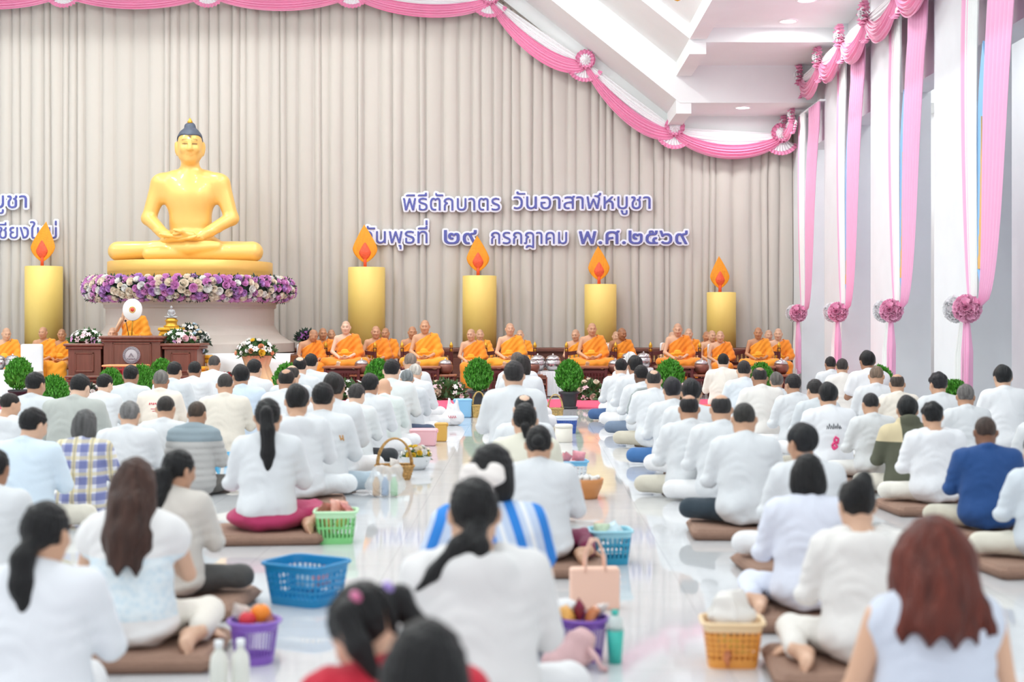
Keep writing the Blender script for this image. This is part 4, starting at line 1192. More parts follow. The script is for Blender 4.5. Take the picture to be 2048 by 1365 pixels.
# preaching monk holding the round fan
pm = monk('monk seated at the podium, face hidden by the round white fan he holds', 266, 604, 25.25, 'cross', 0.86, pitch=10, yaw=24, armp='hold', rz=.1)
seat = thing('preaching_seat', 'wooden seat behind the podium bearing the monk with the fan', 'seat', (pm.location.x, pm.location.y + .1, 0))
MB().box((0, 0, pm.location.z / 2), (0.9, .6, pm.location.z - .01), bev=.01).build('base', M_wood2, seat)
fp = px(265, 620, 24.72)
t = thing('ceremonial_fan', 'round white ceremonial fan with a gold and red crest before the podium monk', 'fan', (fp.x, fp.y, fp.z))
R = Matrix.Rotation(PI / 2, 4, 'X')
MB().lathe([(0.0, -0.012), (0.165, -0.012), (0.176, 0), (0.165, 0.012), (0.0, 0.012)], n=40, sy=1.12, R=R).build('disc', mat('fan_white', '#f4f2ef', .6), t)
MB().lathe([(0.058, 0.012), (0.05, 0.02), (0.04, 0.012)], n=30, R=R, caps=False).build('gold_ring', M_goldp, t)
MB().lathe([(0.0, 0.02), (0.034, 0.018), (0.036, 0.012)], n=24, R=R).build('red_crest', mat('crest_red', '#d8452c', .5), t)
MB().tube([(0, 0.03, -.1), (-.02, 0.05, -.3), (-.03, .06, -.45)], .011).build('handle', M_goldp, t)
t = thing('microphone', 'small black microphone below the round white fan', 'microphone', px(251, 642, 24.45))
MB().ball((0, 0, 0), (.02, .03, .02)).build('head', mat('black_plastic', '#202124', .5), t); MB().tube([(0, .02, -.01), (.03, .06, -.2), (.03, .08, -.26)], .006).build('stem', MATS['black_plastic'], t)

# ------------------------------------------------------------------ golden statue
M_gold = mat('gold_lacquer', '#f9c768', 0.36, 0.2, attr='tint', objcol=True, coat=0.3)
def statue_mesh(h):
    S = Sdf((-0.54, -0.24, -0.03), (0.54, 0.5, 1.0), h)
    S.ell((0, 0.0, 0.1), (0.2, 0.15, 0.11), 0.05)
    S.ell((0, 0.0, 0.28), (0.138, 0.1, 0.2), 0.06); S.ell((0, 0.01, 0.455), (0.175, 0.115, 0.13), 0.07)
    S.cap((-0.165, 0, 0.545), (0.165, 0, 0.545), 0.066, k=0.06); S.cap((-0.09, 0, .58), (.09, 0, .58), .045, k=.06)
    S.cap((0, 0.0, .55), (0, .012, .7), .07, .056, .04)
    for s in (-1, 1):
        S.cap((s * .2, 0, .535), (s * .268, .01, .3), .058, .046, .05); S.cap((s * .268, .01, .3), (s * .09, .22, .15), .048, .03, .02)
    S.cap((.1, 0, .07), (.42, .12, .068), .078, .068, .04); S.cap((-.1, 0, .07), (-.42, .12, .068), .078, .068, .04)
    S.cap((-.43, .14, .064), (.2, .27, .045), .066, .044, .02)
    S.cap((.43, .14, .07), (-.05, .25, .085), .066, .05, .008); S.cap((-.05, .25, .085), (-.22, .22, .1), .05, .032, .01)
    S.cut(S.f_cap((-.16, .14, .405), (.16, .14, .405), .006), .006)
    x, y, z = (S.P[..., i] for i in range(3))
    S.d -= 0.0035 * (z > .2) * (z < .203 + .2 * 0) 
    S.d -= 0.004 * ((z > .12) & (z < .215) & (np.abs(x) < .2) & (y > 0))
    M = head_M(6, 12, 0, (0, .012, .675), .12)
    S.frame(M @ Matrix.Scale(1.0, 4)); head_shapes(S, True, 1.55)
    V, Fc = S.net()
    tint = head_tint(V, M, False, (1.0, .72, .6))
    p = (V - np.array(M.translation)) @ np.array(M.to_3x3())
    dot = (np.abs(p[:, 0]) < .007) & (np.abs(p[:, 2] - .058) < .007) & (p[:, 1] > .05); tint[dot] = (.12, .09, .08)
    hands = [put(HANDR, aim((.085, .235, .135), (-1, .25, 0), (.05, .3, -1), 1.25)), put(HANDR, aim((-.085, .25, .15), (1, .2, 0), (-.05, .3, -1), 1.25), True)]
    ex = hands
    return mesh_vf('statue_body', [(V, Fc)] + ex, [M_gold], [tint] + [np.ones((len(e[0]), 3)) for e in ex]), M
sm, SM = statue_mesh(0.0105)
BD, BS = 27.35, 2.86
bp = px(381, 527, BD)
st_ = thing('buddha_statue', 'large golden statue of a seated meditating Buddha with dark hair', 'statue', (bp.x, bp.y, 2.53), PI, scale=(BS * 1.05, BS, BS))
link('body', sm, st_, col='#f4c66e')
S = Sdf((-.12, -.15, -.12), (.12, .14, .24), .008); P = S.P; x, y, z = (P[..., i] for i in range(3))
S.ell((0, -.014, .032), (.083, .102, .096)); line = np.where(y > .0, .04 + np.clip(y, 0, 1) * .5 - 0.008 * np.cos(x * 45), -.06 + (y + .1) * .7); S.d = np.maximum(S.d, (line - z) * .85)
S.ell((0, -.028, .13), (.037, .037, .03), .012); S.d += .0015 * np.sin(90 * x) * np.sin(90 * z)
ho = link('hair', mesh_vf('statue_hair', [S.net()], [mat('blue_black_hair', '#4d5666', .55)]), st_); ho.matrix_basis = SM
fo = MB().lathe([(.014, .152), (.018, .16), (.012, .172), (.006, .182), (0, .19)], (0, -.02, 0), 14).build('finial', M_goldp, st_); fo.matrix_basis = SM
# drum, garland and pedestal
PX = px(382, 600, BD).x
t = thing('pedestal', 'tall grey beige stepped pedestal with a golden drum carrying the statue', 'pedestal', (PX, BD, 0))
MB().lathe([(0.0, 2.21), (1.57, 2.21), (1.57, 2.52), (1.55, 2.53), (0, 2.53)], n=72).build('golden_drum', mat('gold_drum', '#ecbd66', .4, .3), t)
M_ped = mat('pedestal_beige', '#c9bfb6', .7)
MB().lathe([(0.0, 0.79), (2.0, .79), (2.0, .96), (1.9, 1.0), (1.72, 1.12), (1.66, 1.2), (1.62, 1.26), (1.6, 1.3), (1.6, 1.62), (1.64, 1.64), (1.64, 1.7), (1.72, 1.76), (1.72, 2.2), (0, 2.2)], n=72, smooth=False).build('stepped_base', M_ped, t)

# ------------------------------------------------------------------ flowers
M_leaf = mat('leaf_green', '#4f7a46', .6, noise=.3, nscale=20); M_leafd = mat('dark_leaf', '#44584a', .6, noise=.3, nscale=20)
FLM = {k: mat(k + '_petal', c, .6) for k, c in dict(pink='#e3a3d8', cream='#f5ead9', white='#f6f5f2', paleblue='#cfe0ee', lilac='#cf9fdc', peach='#f3b58c', yellow='#f3d44e', purple='#a65fae', blush='#f3cfd6', orange='#ef8a35', red='#c8323c').items()}
def rose_mesh(colr):
    b = MB()
    for k, (r, zc, o) in enumerate(((1.0, .25, .3), (.78, .42, 1.1), (.52, .55, .2), (.28, .6, .7))):
        for i in range(5 if k < 3 else 3):
            a = o + i * 2 * PI / (5 if k < 3 else 3); rows = []
            for j in range(3):
                q = j / 2; rows.append([(math.cos(a + w) * r * (.35 + .65 * q ** .7), math.sin(a + w) * r * (.35 + .65 * q ** .7), zc * q + .35 * q * q * (1 if k else .4) - (.08 if abs(w) > .5 else 0) * q) for w in (-.62, -.3, 0, .3, .62)])
            b.grid(rows)
    b.ball((0, 0, .2), (.3, .3, .3), 8, 4)
    return b.mesh('rose', FLM[colr])
def lily_mesh(colr):
    b = MB()
    for i in range(6):
        a = i * PI / 3; rows = []
        for j in range(5):
            q = j / 4; w = .34 * math.sin(PI * (.12 + .84 * q)); rr = .1 + .95 * q; zz = .55 * q - .35 * q ** 3 + (.06 if i % 2 else 0)
            rows.append([(math.cos(a) * rr - math.sin(a) * u * w, math.sin(a) * rr + math.cos(a) * u * w, zz + .08 * u * u) for u in (-1, 0, 1)])
        b.grid(rows)
    b.ball((0, 0, .12), (.12, .12, .2), 6, 4)
    return b.mesh('lily', FLM[colr])
BL = {}
def blossom(kind, colr):
    if (kind, colr) not in BL: BL[(kind, colr)] = rose_mesh(colr) if kind == 'rose' else lily_mesh(colr)
    return BL[(kind, colr)]
def leaves(b, q, n, pos, size, out=None):
    for _ in range(n):
        p, d = pos(q); d = (d + Vector((q.gauss(0, .35), q.gauss(0, .35), q.gauss(0, .35)))).normalized()
        s = d.cross(Vector((q.gauss(0, 1), q.gauss(0, 1), q.gauss(0, 1)))).normalized(); L = size * q.uniform(.6, 1.3); W = L * .22; nrm = d.cross(s) * (L * .12)
        b.add([p, p + d * L * .5 + s * W + nrm, p + d * L, p + d * L * .5 - s * W + nrm], [(0, 1, 2, 3)])
def garland():
    q = random.Random(5)
    t = thing('flower_garland', 'thick garland of lilac and cream roses around the pedestal below the golden drum', 'garland', (PX, BD, 0))
    R0 = 1.8
    def pos(q):
        a = q.uniform(PI, 2 * PI); w = q.uniform(0, 2 * PI); d = Vector((math.cos(a) * math.cos(w), math.sin(a) * math.cos(w), math.sin(w)))
        return Vector((R0 * math.cos(a), R0 * math.sin(a), 2.0)) + d * .14, d
    b = MB(); leaves(b, q, 1500, pos, .13)
    b.grid([[((R0 + .13 * math.cos(w)) * math.cos(a), (R0 + .13 * math.cos(w)) * math.sin(a), 2.0 + .13 * math.sin(w)) for w in np.linspace(0, 2 * PI, 13)] for a in np.linspace(PI * .98, 2.02 * PI, 60)]); b.build('foliage', M_leafd, t)
    pts = []
    for _ in range(4000):
        a = q.uniform(PI * .98, 2.02 * PI); w = q.uniform(-1.5, 1.25); d = Vector((math.cos(a) * math.cos(w), math.sin(a) * math.cos(w), math.sin(w)))
        p = Vector((R0 * math.cos(a), R0 * math.sin(a), 2.0)) + d * .19
        if all((p - o[0]).length > .094 for o in pts): pts.append((p, d))
    pts.sort(key=lambda o: o[0].y)
    rest = MB(); mi = []
    for i, (p, d) in enumerate(pts):
        colr = q.choice(['pink', 'pink', 'lilac', 'cream', 'pink', 'cream', 'white']); r = q.uniform(.066, .09)
        rot = d.to_track_quat('Z', 'Y').to_euler()
        if i < 100: link('rose', blossom('rose', colr), t, p, rot, r)
        else:
            me = blossom('rose', 'pink'); V = np.array([v.co for v in me.vertices]) * r @ np.array(rot.to_matrix()).T + np.array(p)
            rest.add(V, [tuple(f.vertices) for f in me.polygons], True); mi += [('pink', 'lilac', 'cream', 'white').index(colr)] * len(me.polygons)
    if rest.n:
        me = rest.mesh('roses', *[FLM[c] for c in ('pink', 'lilac', 'cream', 'white')]); me.polygons.foreach_set('material_index', mi); link('roses', me, t)['kind'] = 'stuff'
garland()
def bouquet(label, loc, rx, ry, rz_, mix, n, size, seed, leaf=M_leaf, name='flower_arrangement', nl=160, base=True, group=None):
    q = random.Random(seed); t = thing(name, label, 'flowers', loc, 0, group)
    def pos(q):
        d = Vector((q.gauss(0, 1), q.gauss(0, 1), abs(q.gauss(0, 1)))).normalized(); return Vector((d.x * rx * .75, d.y * ry * .75, d.z * rz_ * .75)), d
    b = MB(); leaves(b, q, nl, pos, size * 2.3); b.ball((0, 0, rz_ * .1), (rx * .6, ry * .6, rz_ * .5), 12, 6); b.build('foliage', leaf, t)
    if base: MB().lathe([(0, 0), (rx * .45, 0), (rx * .5, .04), (0, .04)], n=16).build('tray', M_wood, t)
    pts = []
    for _ in range(1500):
        d = Vector((q.gauss(0, 1), q.gauss(0, 1) - .4, abs(q.gauss(0, .8)) + .05)).normalized(); p = Vector((d.x * rx, d.y * ry, d.z * rz_ + .03))
        if len(pts) < n and all((p - o[0]).length > size * 1.25 for o in pts): pts.append((p, d))
    for p, d in pts:
        k, c = q.choice(mix); link('blossom', blossom(k, c), t, p, d.to_track_quat('Z', 'Y').to_euler(), size * q.uniform(.75, 1.15))
    return t
PL = [('lily', 'white'), ('lily', 'blush'), ('lily', 'pink'), ('rose', 'blush'), ('lily', 'white')]
ps = px(172, 688, 24.4); bouquet('pink and white lilies on the left wing of the podium', (ps.x, 24.42, 1.0), .28, .18, .2, PL, 26, .055, 1)
ps = px(357, 688, 24.4); bouquet('pink and white lilies on the right wing of the podium', (ps.x, 24.42, 1.0), .28, .18, .2, PL, 26, .055, 2)
WB = [('rose', 'white'), ('lily', 'white'), ('rose', 'paleblue'), ('lily', 'paleblue'), ('rose', 'cream')]
M_yel = mat('yellow_gilt', '#eeb02f', .45, .25, noise=.15, nscale=30)
def gilt_table(label, X, Y, w, d, h):
    t = thing('gilt_table', label, 'table', (X, Y, 0), 0, 'ornate yellow gilt tables')
    b = MB(); b.box((0, 0, h - .03), (w, d, .06), bev=.015); b.box((0, 0, h - .1), (w * .9, d * .9, .08), bev=.02); b.build('tabletop', M_yel, t)
    for sx in (-1, 1):
        for sy in (-1, 1): MB().tube([(sx * w * .4, sy * d * .4, h - .12), (sx * w * .46, sy * d * .46, h * .6), (sx * w * .38, sy * d * .38, h * .25), (sx * w * .45, sy * d * .45, 0.0)], [.03, .035, .022, .03], 8).build('leg', M_yel, t)
    b = MB()
    for k in range(7): b.lathe([(0, -.02), (.03, -.01), (.012, .02), (0, .05)], ((k - 3) * w * .12, -d * .44, h - .2), 8)
    b.build('carving', M_goldp, t); return t
ax = px(343, 640, 25.0).x
gilt_table('tall ornate gilt table carrying the crystal figure behind the podium', ax, 25.0, .42, .3, 1.27)
t = thing('gilt_stand', 'round gilt stand under the crystal figure behind the podium', 'stand', (ax, 25.0, 1.27))
MB().lathe([(0, 0), (.13, 0), (.14, .03), (.1, .05), (.095, .1), (.12, .12), (.1, .14), (.07, .17), (0, .17)], n=20).build('base', M_goldp, t)
t = thing('crystal_figure', 'small clear crystal seated figure on a gilt stand behind the podium', 'figurine', (ax, 25.0, 1.44), PI, scale=.24)
link('body', None, t) if False else None
gm = sm.copy(); gm.materials.clear(); gm.materials.append(mat('crystal', '#eef0f4', .08, trans=.55)); link('body', gm, t, col='#ffffff')
gilt_table('ornate gilt table under white flowers at the right end of the podium', px(404, 700, 24.9).x, 24.9, .34, .34, .78)
gilt_table('low ornate gilt table in front, at the right end of the podium', px(397, 720, 24.2).x, 24.25, .26, .26, .6)
for k, (x, y, D, r) in enumerate(((378, 668, 25.3, .2), (398, 680, 25.0, .17), (392, 703, 24.6, .12))):
    p = px(x, y, D); bq = bouquet('white and pale blue flowers right of the podium, ' + ('topmost clump', 'middle clump', 'lowest clump')[k], (p.x, D, p.z - r * .3), r, r * .8, r, WB, 22, .05, 20 + k, M_leafd, base=False, group='white and blue flower clumps by the podium')
    if k < 2: MB().tube([(0, 0, r * .1), (0, 0, .78 - (p.z - r * .3))], .03).build('stem', M_leafd, bq)
# big vase arrangement on a gold-draped stand
p = px(514, 712, 24.6)
t = thing('draped_stand', 'stand wrapped in sheer gold cloth under the big white and yellow bouquet', 'stand', (p.x, 24.6, 0))
b = MB(); rows = []
for z, r in ((.78, .26), (.6, .2), (.45, .26), (.2, .42), (0.01, .55)):
    rows.append([(r * math.cos(a) * (1 + .06 * math.sin(14 * a)), r * .8 * math.sin(a) * (1 + .06 * math.sin(14 * a)), z) for a in np.linspace(0, 2 * PI, 85)])
b.grid(rows); b.build('cloth', mat('gold_organza', '#d9b98a', .5, sheen=.4), t)
MB().lathe([(0, .0), (.16, .0), (.05, .1), (.05, .6), (.2, .76), (0, .76)], n=20).build('vase', M_goldp, t)
bouquet('big bouquet of white and yellow flowers with an orange bloom on the gold stand', (p.x, 24.55, .78), .33, .25, .24, [('lily', 'white'), ('rose', 'cream'), ('lily', 'white'), ('rose', 'yellow'), ('rose', 'white'), ('rose', 'peach')], 34, .055, 7, base=False, nl=260)
p = px(612, 690, 27.6); t = bouquet('purple orchid bouquet in a dark vase left of the monks', (p.x, 27.6, 1.0), .16, .14, .16, [('lily', 'purple')], 16, .06, 8, M_leafd, base=False)
MB().lathe([(0, -1.0), (.14, -1.0), (.07, -.8), (.09, -.3), (.12, -.05), (.09, .05), (0, .05)], n=18).build('vase', M_wood, t)
fr = [('lily', 'white'), ('lily', 'white'), ('rose', 'cream'), ('lily', 'blush')]
for k, (x, D, lb) in enumerate(((702, 24.4, 'the first table'), (893, 24.4, 'the second bowl stand'), (1178, 24.4, 'the fourth table, beside the potted shrub'), (1345, 24.5, 'the fifth table'))):
    bouquet('low white lily arrangement on the carpet before ' + lb, ((x - VX) * D / F, D, 0.016), .34, .16, .3, fr, 20, .075, 30 + k, group='lily arrangements before the tables')
p = px(157, 770, 23.6); bouquet('blue and white flowers low before the podium', (p.x + .1, 23.6, 0), .3, .2, .3, WB, 20, .06, 44, M_leafd)
p = px(455, 730, 24.3); bouquet('small dish of dark red flowers beside the gold stand', (p.x, 24.3, .35), .15, .12, .1, [('rose', 'red')], 12, .04, 45, M_leafd)
struct(MB().box((p.x, 24.35, .175), (.5, .4, .35), bev=.02).build('stage_floor', M_cloth_w))

# ------------------------------------------------------------------ potted shrubs
M_shrub = mat('shrub_green', '#4f9a2b', .55, noise=.5, nscale=14); M_pot = mat('black_pot', '#2c2d31', .45)
def shrub_mesh(seed):
    q = random.Random(seed); b = MB()
    for _ in range(2600):
        d = Vector((q.gauss(0, 1), q.gauss(0, 1), q.gauss(0, 1))).normalized(); k = q.uniform(.55, 1) ** .5
        z = d.z; r = .27 * (1 - .18 * max(z, 0)); p = Vector((d.x * r * k * 1.15, d.y * r * k * 1.15, .36 + z * .36 * k))
        dr = (Vector((d.x, d.y, .0)) * .45 + Vector((0, 0, 1)) + Vector((q.gauss(0, .22), q.gauss(0, .22), 0))).normalized()
        s = dr.cross(Vector((q.gauss(0, 1), q.gauss(0, 1), .2))).normalized(); L = q.uniform(.06, .11); W = L * .2; n = dr.cross(s) * L * .1
        b.add([p - s * W * .3, p + dr * L * .55 - s * W + n, p + dr * L, p + dr * L * .55 + s * W + n, p + s * W * .3], [(0, 1, 2, 3, 4)])
    b.ball((0, 0, .34), (.19, .19, .3), 14, 9)
    return b.mesh('foliage', M_shrub)
SHM = [shrub_mesh(1), shrub_mesh(2)]
pot_me = MB().lathe([(0, 0), (.19, 0), (.2, .02), (.2, .045), (.165, .05), (.165, .06), (.215, .34), (.245, .345), (.25, .395), (.225, .4), (.215, .37), (0, .36)], n=28).mesh('pot', M_pot)
trunk_me = MB().tube([(0, 0, .3), (.01, 0, .5), (0, .01, .7)], [.025, .02, .012]).mesh('trunk', M_wood)
SHR = [(38, 22.6, 718, 'beside the white table at the left edge'), (108, 18.5, 752, 'before the podium left side, nearest of the left ones'), (221, 21.6, 738, 'left one before the red lattice table'), (283, 22.0, 731, 'right one before the red lattice table'), (324, 23.0, 720, 'before the right wing of the podium'),
       (575, 21.3, 728, 'right of the gold draped stand'), (757, 22.4, 720, 'before the first bowl stand'), (957, 22.15, 719, 'before the monk at the second candle, dark pot showing'), (1138, 22.15, 722, 'at the head of the aisle, standing free in a black pot'),
       (1340, 22.2, 720, 'before the fifth bench'), (1522, 22.3, 727, 'before the last bench'), (1757, 19.6, 733, 'beside the second pillar behind kneeling men'), (1910, 16.6, 762, 'beside the third pillar at the right')]
for k, (x, D, yt, lb) in enumerate(SHR):
    s = (CH - (yt - VY) * D / F) / 1.12
    t = thing('potted_shrub', 'round green potted shrub ' + lb, 'potted plant', ((x - VX) * D / F, D, 0.0), k * 1.3, 'potted shrubs before the stage', s)
    link('pot', pot_me, t); link('foliage', SHM[k % 2], t, (0, 0, .38)); link('trunk', trunk_me, t)

# ------------------------------------------------------------------ big candles with paper flames
M_cand = mat('candle_gold', '#f4d678', .45, .08); M_flame = mat('flame_paper', '#f39a10', .5, noise=.12, nscale=9, nstretch=(3, 1, .5), bump=.5, bscale=30, bstretch=(1, 1, 3)); M_flame2 = mat('inner_flame_paper', '#ee5a35', .5, noise=.2, nscale=12, bump=.6, bscale=40)
def flame(b, w, h, d, lean=0.0, n=40, wz=.38):
    rows = []
    for j in range(n + 1):
        t = j / n
        r = w / 2 * (math.sin(PI * min(1, t / wz) / 2) ** .75 if t < wz else (math.cos(PI / 2 * (t - wz) / (1 - wz))) ** 1.15 * (1 - .15 * math.sin(PI * (t - wz) / (1 - wz))))
        rows.append([(lean * t * t + r * math.cos(a), d * (r / (w / 2)) ** .7 * math.sin(a) if r > 0 else 0, h * t) for a in np.linspace(0, 2 * PI, 25)])
    b.grid(rows)
CAN = [(87, 50, 124, 533, 443, 'left of the statue, beside the monks'), (733, 695, 770, 535, 449, 'tall one nearest the statue on its right'), (959, 925, 994, 552, 471, 'second to the right of the statue'), (1201, 1169, 1234, 569, 492, 'third to the right of the statue'), (1443, 1414, 1473, 585, 512, 'shortest one, nearest the pillars')]
for xc, xa, xb, y0, y1, lb in CAN:
    D = 28.95; m = D / F; r = (xb - xa) / 2 * m * .985
    z0 = CH - (y0 - VY) * m; fh = (y0 - y1) * m
    t = thing('candle', 'giant golden candle with a paper flame, ' + lb, 'candle', ((xc - VX) * m, D + .02, .83), 0, 'giant golden candles')
    MB().lathe([(0, 0), (r, 0), (r, z0 - .83 - .01), (r - .01, z0 - .83), (0, z0 - .83)], n=56).build('body', M_cand, t)
    fw = r * 1.34
    b = MB(); flame(b, fw, fh * .9, .035, -.02 if xc != 87 else .08); b.build('flame', M_flame, t, loc=(-.03, 0, z0 - .83 + fh * .1))
    b = MB(); flame(b, fw * .5, fh * .46, .06, 0.0, wz=.42); b.tube([(0, 0, -fh * .16), (0, 0, .1)], [.035, .03]); b.build('inner_flame', M_flame2, t, loc=(-.03, -.012, z0 - .83 + fh * .16))
# ------------------------------------------------------------------ lettering on the curtain
M_blue = mat('letter_blue', '#565ca6', .6); M_back = mat('letter_backing', '#eceefb', .7)
def outline(text):
    c = bpy.data.curves.new('tmp', 'FONT'); c.body = text; c.fill_mode = 'NONE'; c.resolution_u = 4
    o = bpy.data.objects.new('tmp', c); COL.objects.link(o); bpy.context.view_layer.update()
    me = o.evaluated_get(bpy.context.evaluated_depsgraph_get()).to_mesh()
    v = np.array([w.co[:2] for w in me.vertices]); e = np.array([tuple(q.vertices) for q in me.edges])
    seg = v[e]; bpy.data.objects.remove(o); bpy.data.curves.remove(c); return seg
KH = None
def lettering(text, label, x0, x1, yb, body_px, bold=.003, xs=None):
    global KH
    D = 29.3; m = D / F
    if KH is None:
        k = outline('ก'); KH = k[..., 1].max() - k[..., 1].min()
    sg = outline(text)
    if text.endswith('ที่'):        # the tone mark stands above the vowel sign
        k = outline('ก่'); tone = k[k[..., 1].min(1) > KH * 1.03]
        sg = outline(text[:-1]); tone = tone + np.array([sg[..., 0].max() - tone[..., 0].max(), sg[..., 1].max() + .03 - tone[..., 1].min()])
        sg = np.concatenate([sg, tone])
    sg[..., 0] -= sg[..., 0].min(); w = sg[..., 0].max(); base_z = body_px * m / KH
    sg = sg * np.array([(x1 - x0) * m / w, base_z])
    h = .0115
    lo = np.array([-.1, sg[..., 1].min() - .1]); hi = np.array([sg[..., 0].max() + .1, sg[..., 1].max() + .1])
    ax = np.arange(lo[0], hi[0], h); az = np.arange(lo[1], hi[1], h)
    PX_, PZ = np.meshgrid(ax, az, indexing='ij'); d = np.full(PX_.shape, 9.0); wn = np.zeros(PX_.shape)
    for (a, b) in sg:
        i0, i1 = np.searchsorted(ax, (min(a[0], b[0]) - .09, max(a[0], b[0]) + .09))
        P0, P1 = PX_[i0:i1], PZ[i0:i1]; ab = b - a; L = max(ab @ ab, 1e-12)
        t = np.clip(((P0 - a[0]) * ab[0] + (P1 - a[1]) * ab[1]) / L, 0, 1)
        d[i0:i1] = np.minimum(d[i0:i1], np.hypot(P0 - a[0] - t * ab[0], P1 - a[1] - t * ab[1]))
        if (a[1] > 0) or True:
            up = (a[1] <= PZ) & (b[1] > PZ); dn = (b[1] <= PZ) & (a[1] > PZ)
            if abs(ab[1]) > 1e-9:
                xc = a[0] + (PZ - a[1]) / ab[1] * ab[0]; wn += (up & (xc > PX_)) * 1 - (dn & (xc > PX_)) * 1
    d = np.where(wn != 0, -d, d)
    t = thing('foam_lettering', label, 'lettering', (x0 * m - VX * m, D, CH - (yb - VY) * m), 0, 'blue lettering on the curtain')
    for nm, off, y0, y1, mt in (('white_backing', .042, 0.0, .05, M_back), ('letters', bold, -.022, -.002, M_blue)):
        ys = np.arange(y0 - .03, y1 + .031, .01)
        G = np.maximum((d - off)[:, None, :], np.abs(ys - (y0 + y1) / 2)[None, :, None] - (y1 - y0) / 2)
        G[0] = G[-1] = 1; G[:, :, 0] = G[:, :, -1] = 1
        V, Fc = surface_nets(G, (lo[0], ys[0], lo[1]), 1.0) if False else surface_nets(G, (0, 0, 0), 1.0)
        V = V * np.array([h, .01, h]) + np.array([lo[0], ys[0], lo[1]])
        link(nm, mesh_vf('lettering', [(V, Fc)], [mt]), t)
lettering('พิธีตักบาตร', 'blue Thai lettering, first word of the upper line over the monks', 806, 1000, 421, 25)
lettering('วันอาสาฬหบูชา', 'blue Thai lettering, second word of the upper line over the monks', 1027, 1301, 418, 25)
lettering('วันพุธที่', 'blue Thai lettering behind the tallest flame, start of the lower line', 728, 855, 487, 25)
lettering('๒๙', 'two blue Thai numerals beside the flame of the second candle', 888, 953, 488, 26, .007)
lettering('กรกฎาคม', 'blue Thai lettering, word between second and third flames in the lower line', 982, 1134, 488, 24)
lettering('พ.ศ.๒๕๖๙', 'blue Thai lettering with numerals ending the lower line', 1158, 1375, 488, 25, .007)
lettering('วันอาสาฬหบูชา', 'blue Thai lettering cut by the left picture edge, upper line', -222, 54, 416, 25)
lettering('เชียงใหม่', 'blue Thai lettering behind the left flame', -12, 114, 477, 23)

# ------------------------------------------------------------------ patterned garments
def pattern_mat(name, build):
    m = bpy.data.materials.new(name); m.use_nodes = True; N, L = m.node_tree.nodes, m.node_tree.links; b = N['Principled BSDF']; b.inputs['Roughness'].default_value = .85
    tc = N.new('ShaderNodeTexCoord'); sx = N.new('ShaderNodeSeparateXYZ'); L.new(tc.outputs['Object'], sx.inputs[0])
    def math_(op, a, bb=0.0, c=None):
        n = N.new('ShaderNodeMath'); n.operation = op
        for i, v in enumerate((a, bb) if c is None else (a, bb, c)):
            if hasattr(v, 'links'): L.new(v, n.inputs[i])
            else: n.inputs[i].default_value = v
        return n.outputs[0]
    def mix(f, a, bb):
        n = N.new('ShaderNodeMix'); n.data_type = 'RGBA'
        if hasattr(f, 'links'): L.new(f, n.inputs[0])
        else: n.inputs[0].default_value = f
        for i, v in ((6, a), (7, bb)):
            if isinstance(v, str): n.inputs[i].default_value = (*lin(v), 1)
            else: L.new(v, n.inputs[i])
        return n.outputs[2]
    L.new(build(sx.outputs, math_, mix, N, L, tc), b.inputs['Base Color']); return m
def band(M, v, period, lo, hi, off=0.0):
    f = M('FRACT', M('ADD', M('DIVIDE', v, period), off + 10)); return M('MULTIPLY', M('GREATER_THAN', f, lo), M('LESS_THAN', f, hi))
def plaid(s, M, mix, N, L, tc):
    x, z = s[0], s[2]
    c = mix(M('MULTIPLY', band(M, x, .13, .1, .55), .55), '#e6e6ee', '#4a5aa8'); c = mix(M('MULTIPLY', band(M, z, .13, .1, .55), .6), c, '#44529f')
    c = mix(M('MULTIPLY', band(M, x, .13, .62, .88), .7), c, '#d9c98f'); c = mix(M('MULTIPLY', band(M, z, .13, .64, .86), .55), c, '#e0d29a')
    return mix(M('MULTIPLY', band(M, x, .13, .73, .78), .7), c, '#8a8a90')
def stripes(s, M, mix, N, L, tc):
    u = M('ADD', M('MULTIPLY', s[0], 1.0), M('MULTIPLY', s[2], .35))
    u = M('ADD', M('ABSOLUTE', s[0]), M('MULTIPLY', s[2], .3))
    c = mix(band(M, u, .12, .0, .34), '#c9d8f0', '#2f86dd'); return mix(band(M, u, .12, .55, .7), c, '#f1f4f8')
def lace(s, M, mix, N, L, tc):
    n = N.new('ShaderNodeTexVoronoi'); n.inputs['Scale'].default_value = 34; L.new(tc.outputs['Object'], n.inputs['Vector'])
    z = s[2]; m = M('MULTIPLY', M('LESS_THAN', z, .42), M('GREATER_THAN', z, .14))
    return mix(m, '#ecebea', mix(M('MULTIPLY', n.outputs['Distance'], 1.4), '#cfe3ee', '#e6f0f4'))
def fleece(s, M, mix, N, L, tc):
    m = M('MULTIPLY', M('LESS_THAN', s[0], -.085), M('GREATER_THAN', s[2], .475)); return mix(m, '#5a5c4c', '#d8c9a4')
def vest(s, M, mix, N, L, tc): return mix(M('GREATER_THAN', s[2], .5), '#b9b8b6', '#8d9ca4')
PAT = {k: pattern_mat(k + '_cloth', f) for k, f in dict(plaid=plaid, stripes=stripes, lace=lace, fleece=fleece, vest=vest).items()}
def retop(t, key):
    o = [c for c in t.children if c.name.startswith('top')][0]
    me = o.data.copy(); me.materials.clear(); me.materials.append(PAT[key]); o.data = me; return t
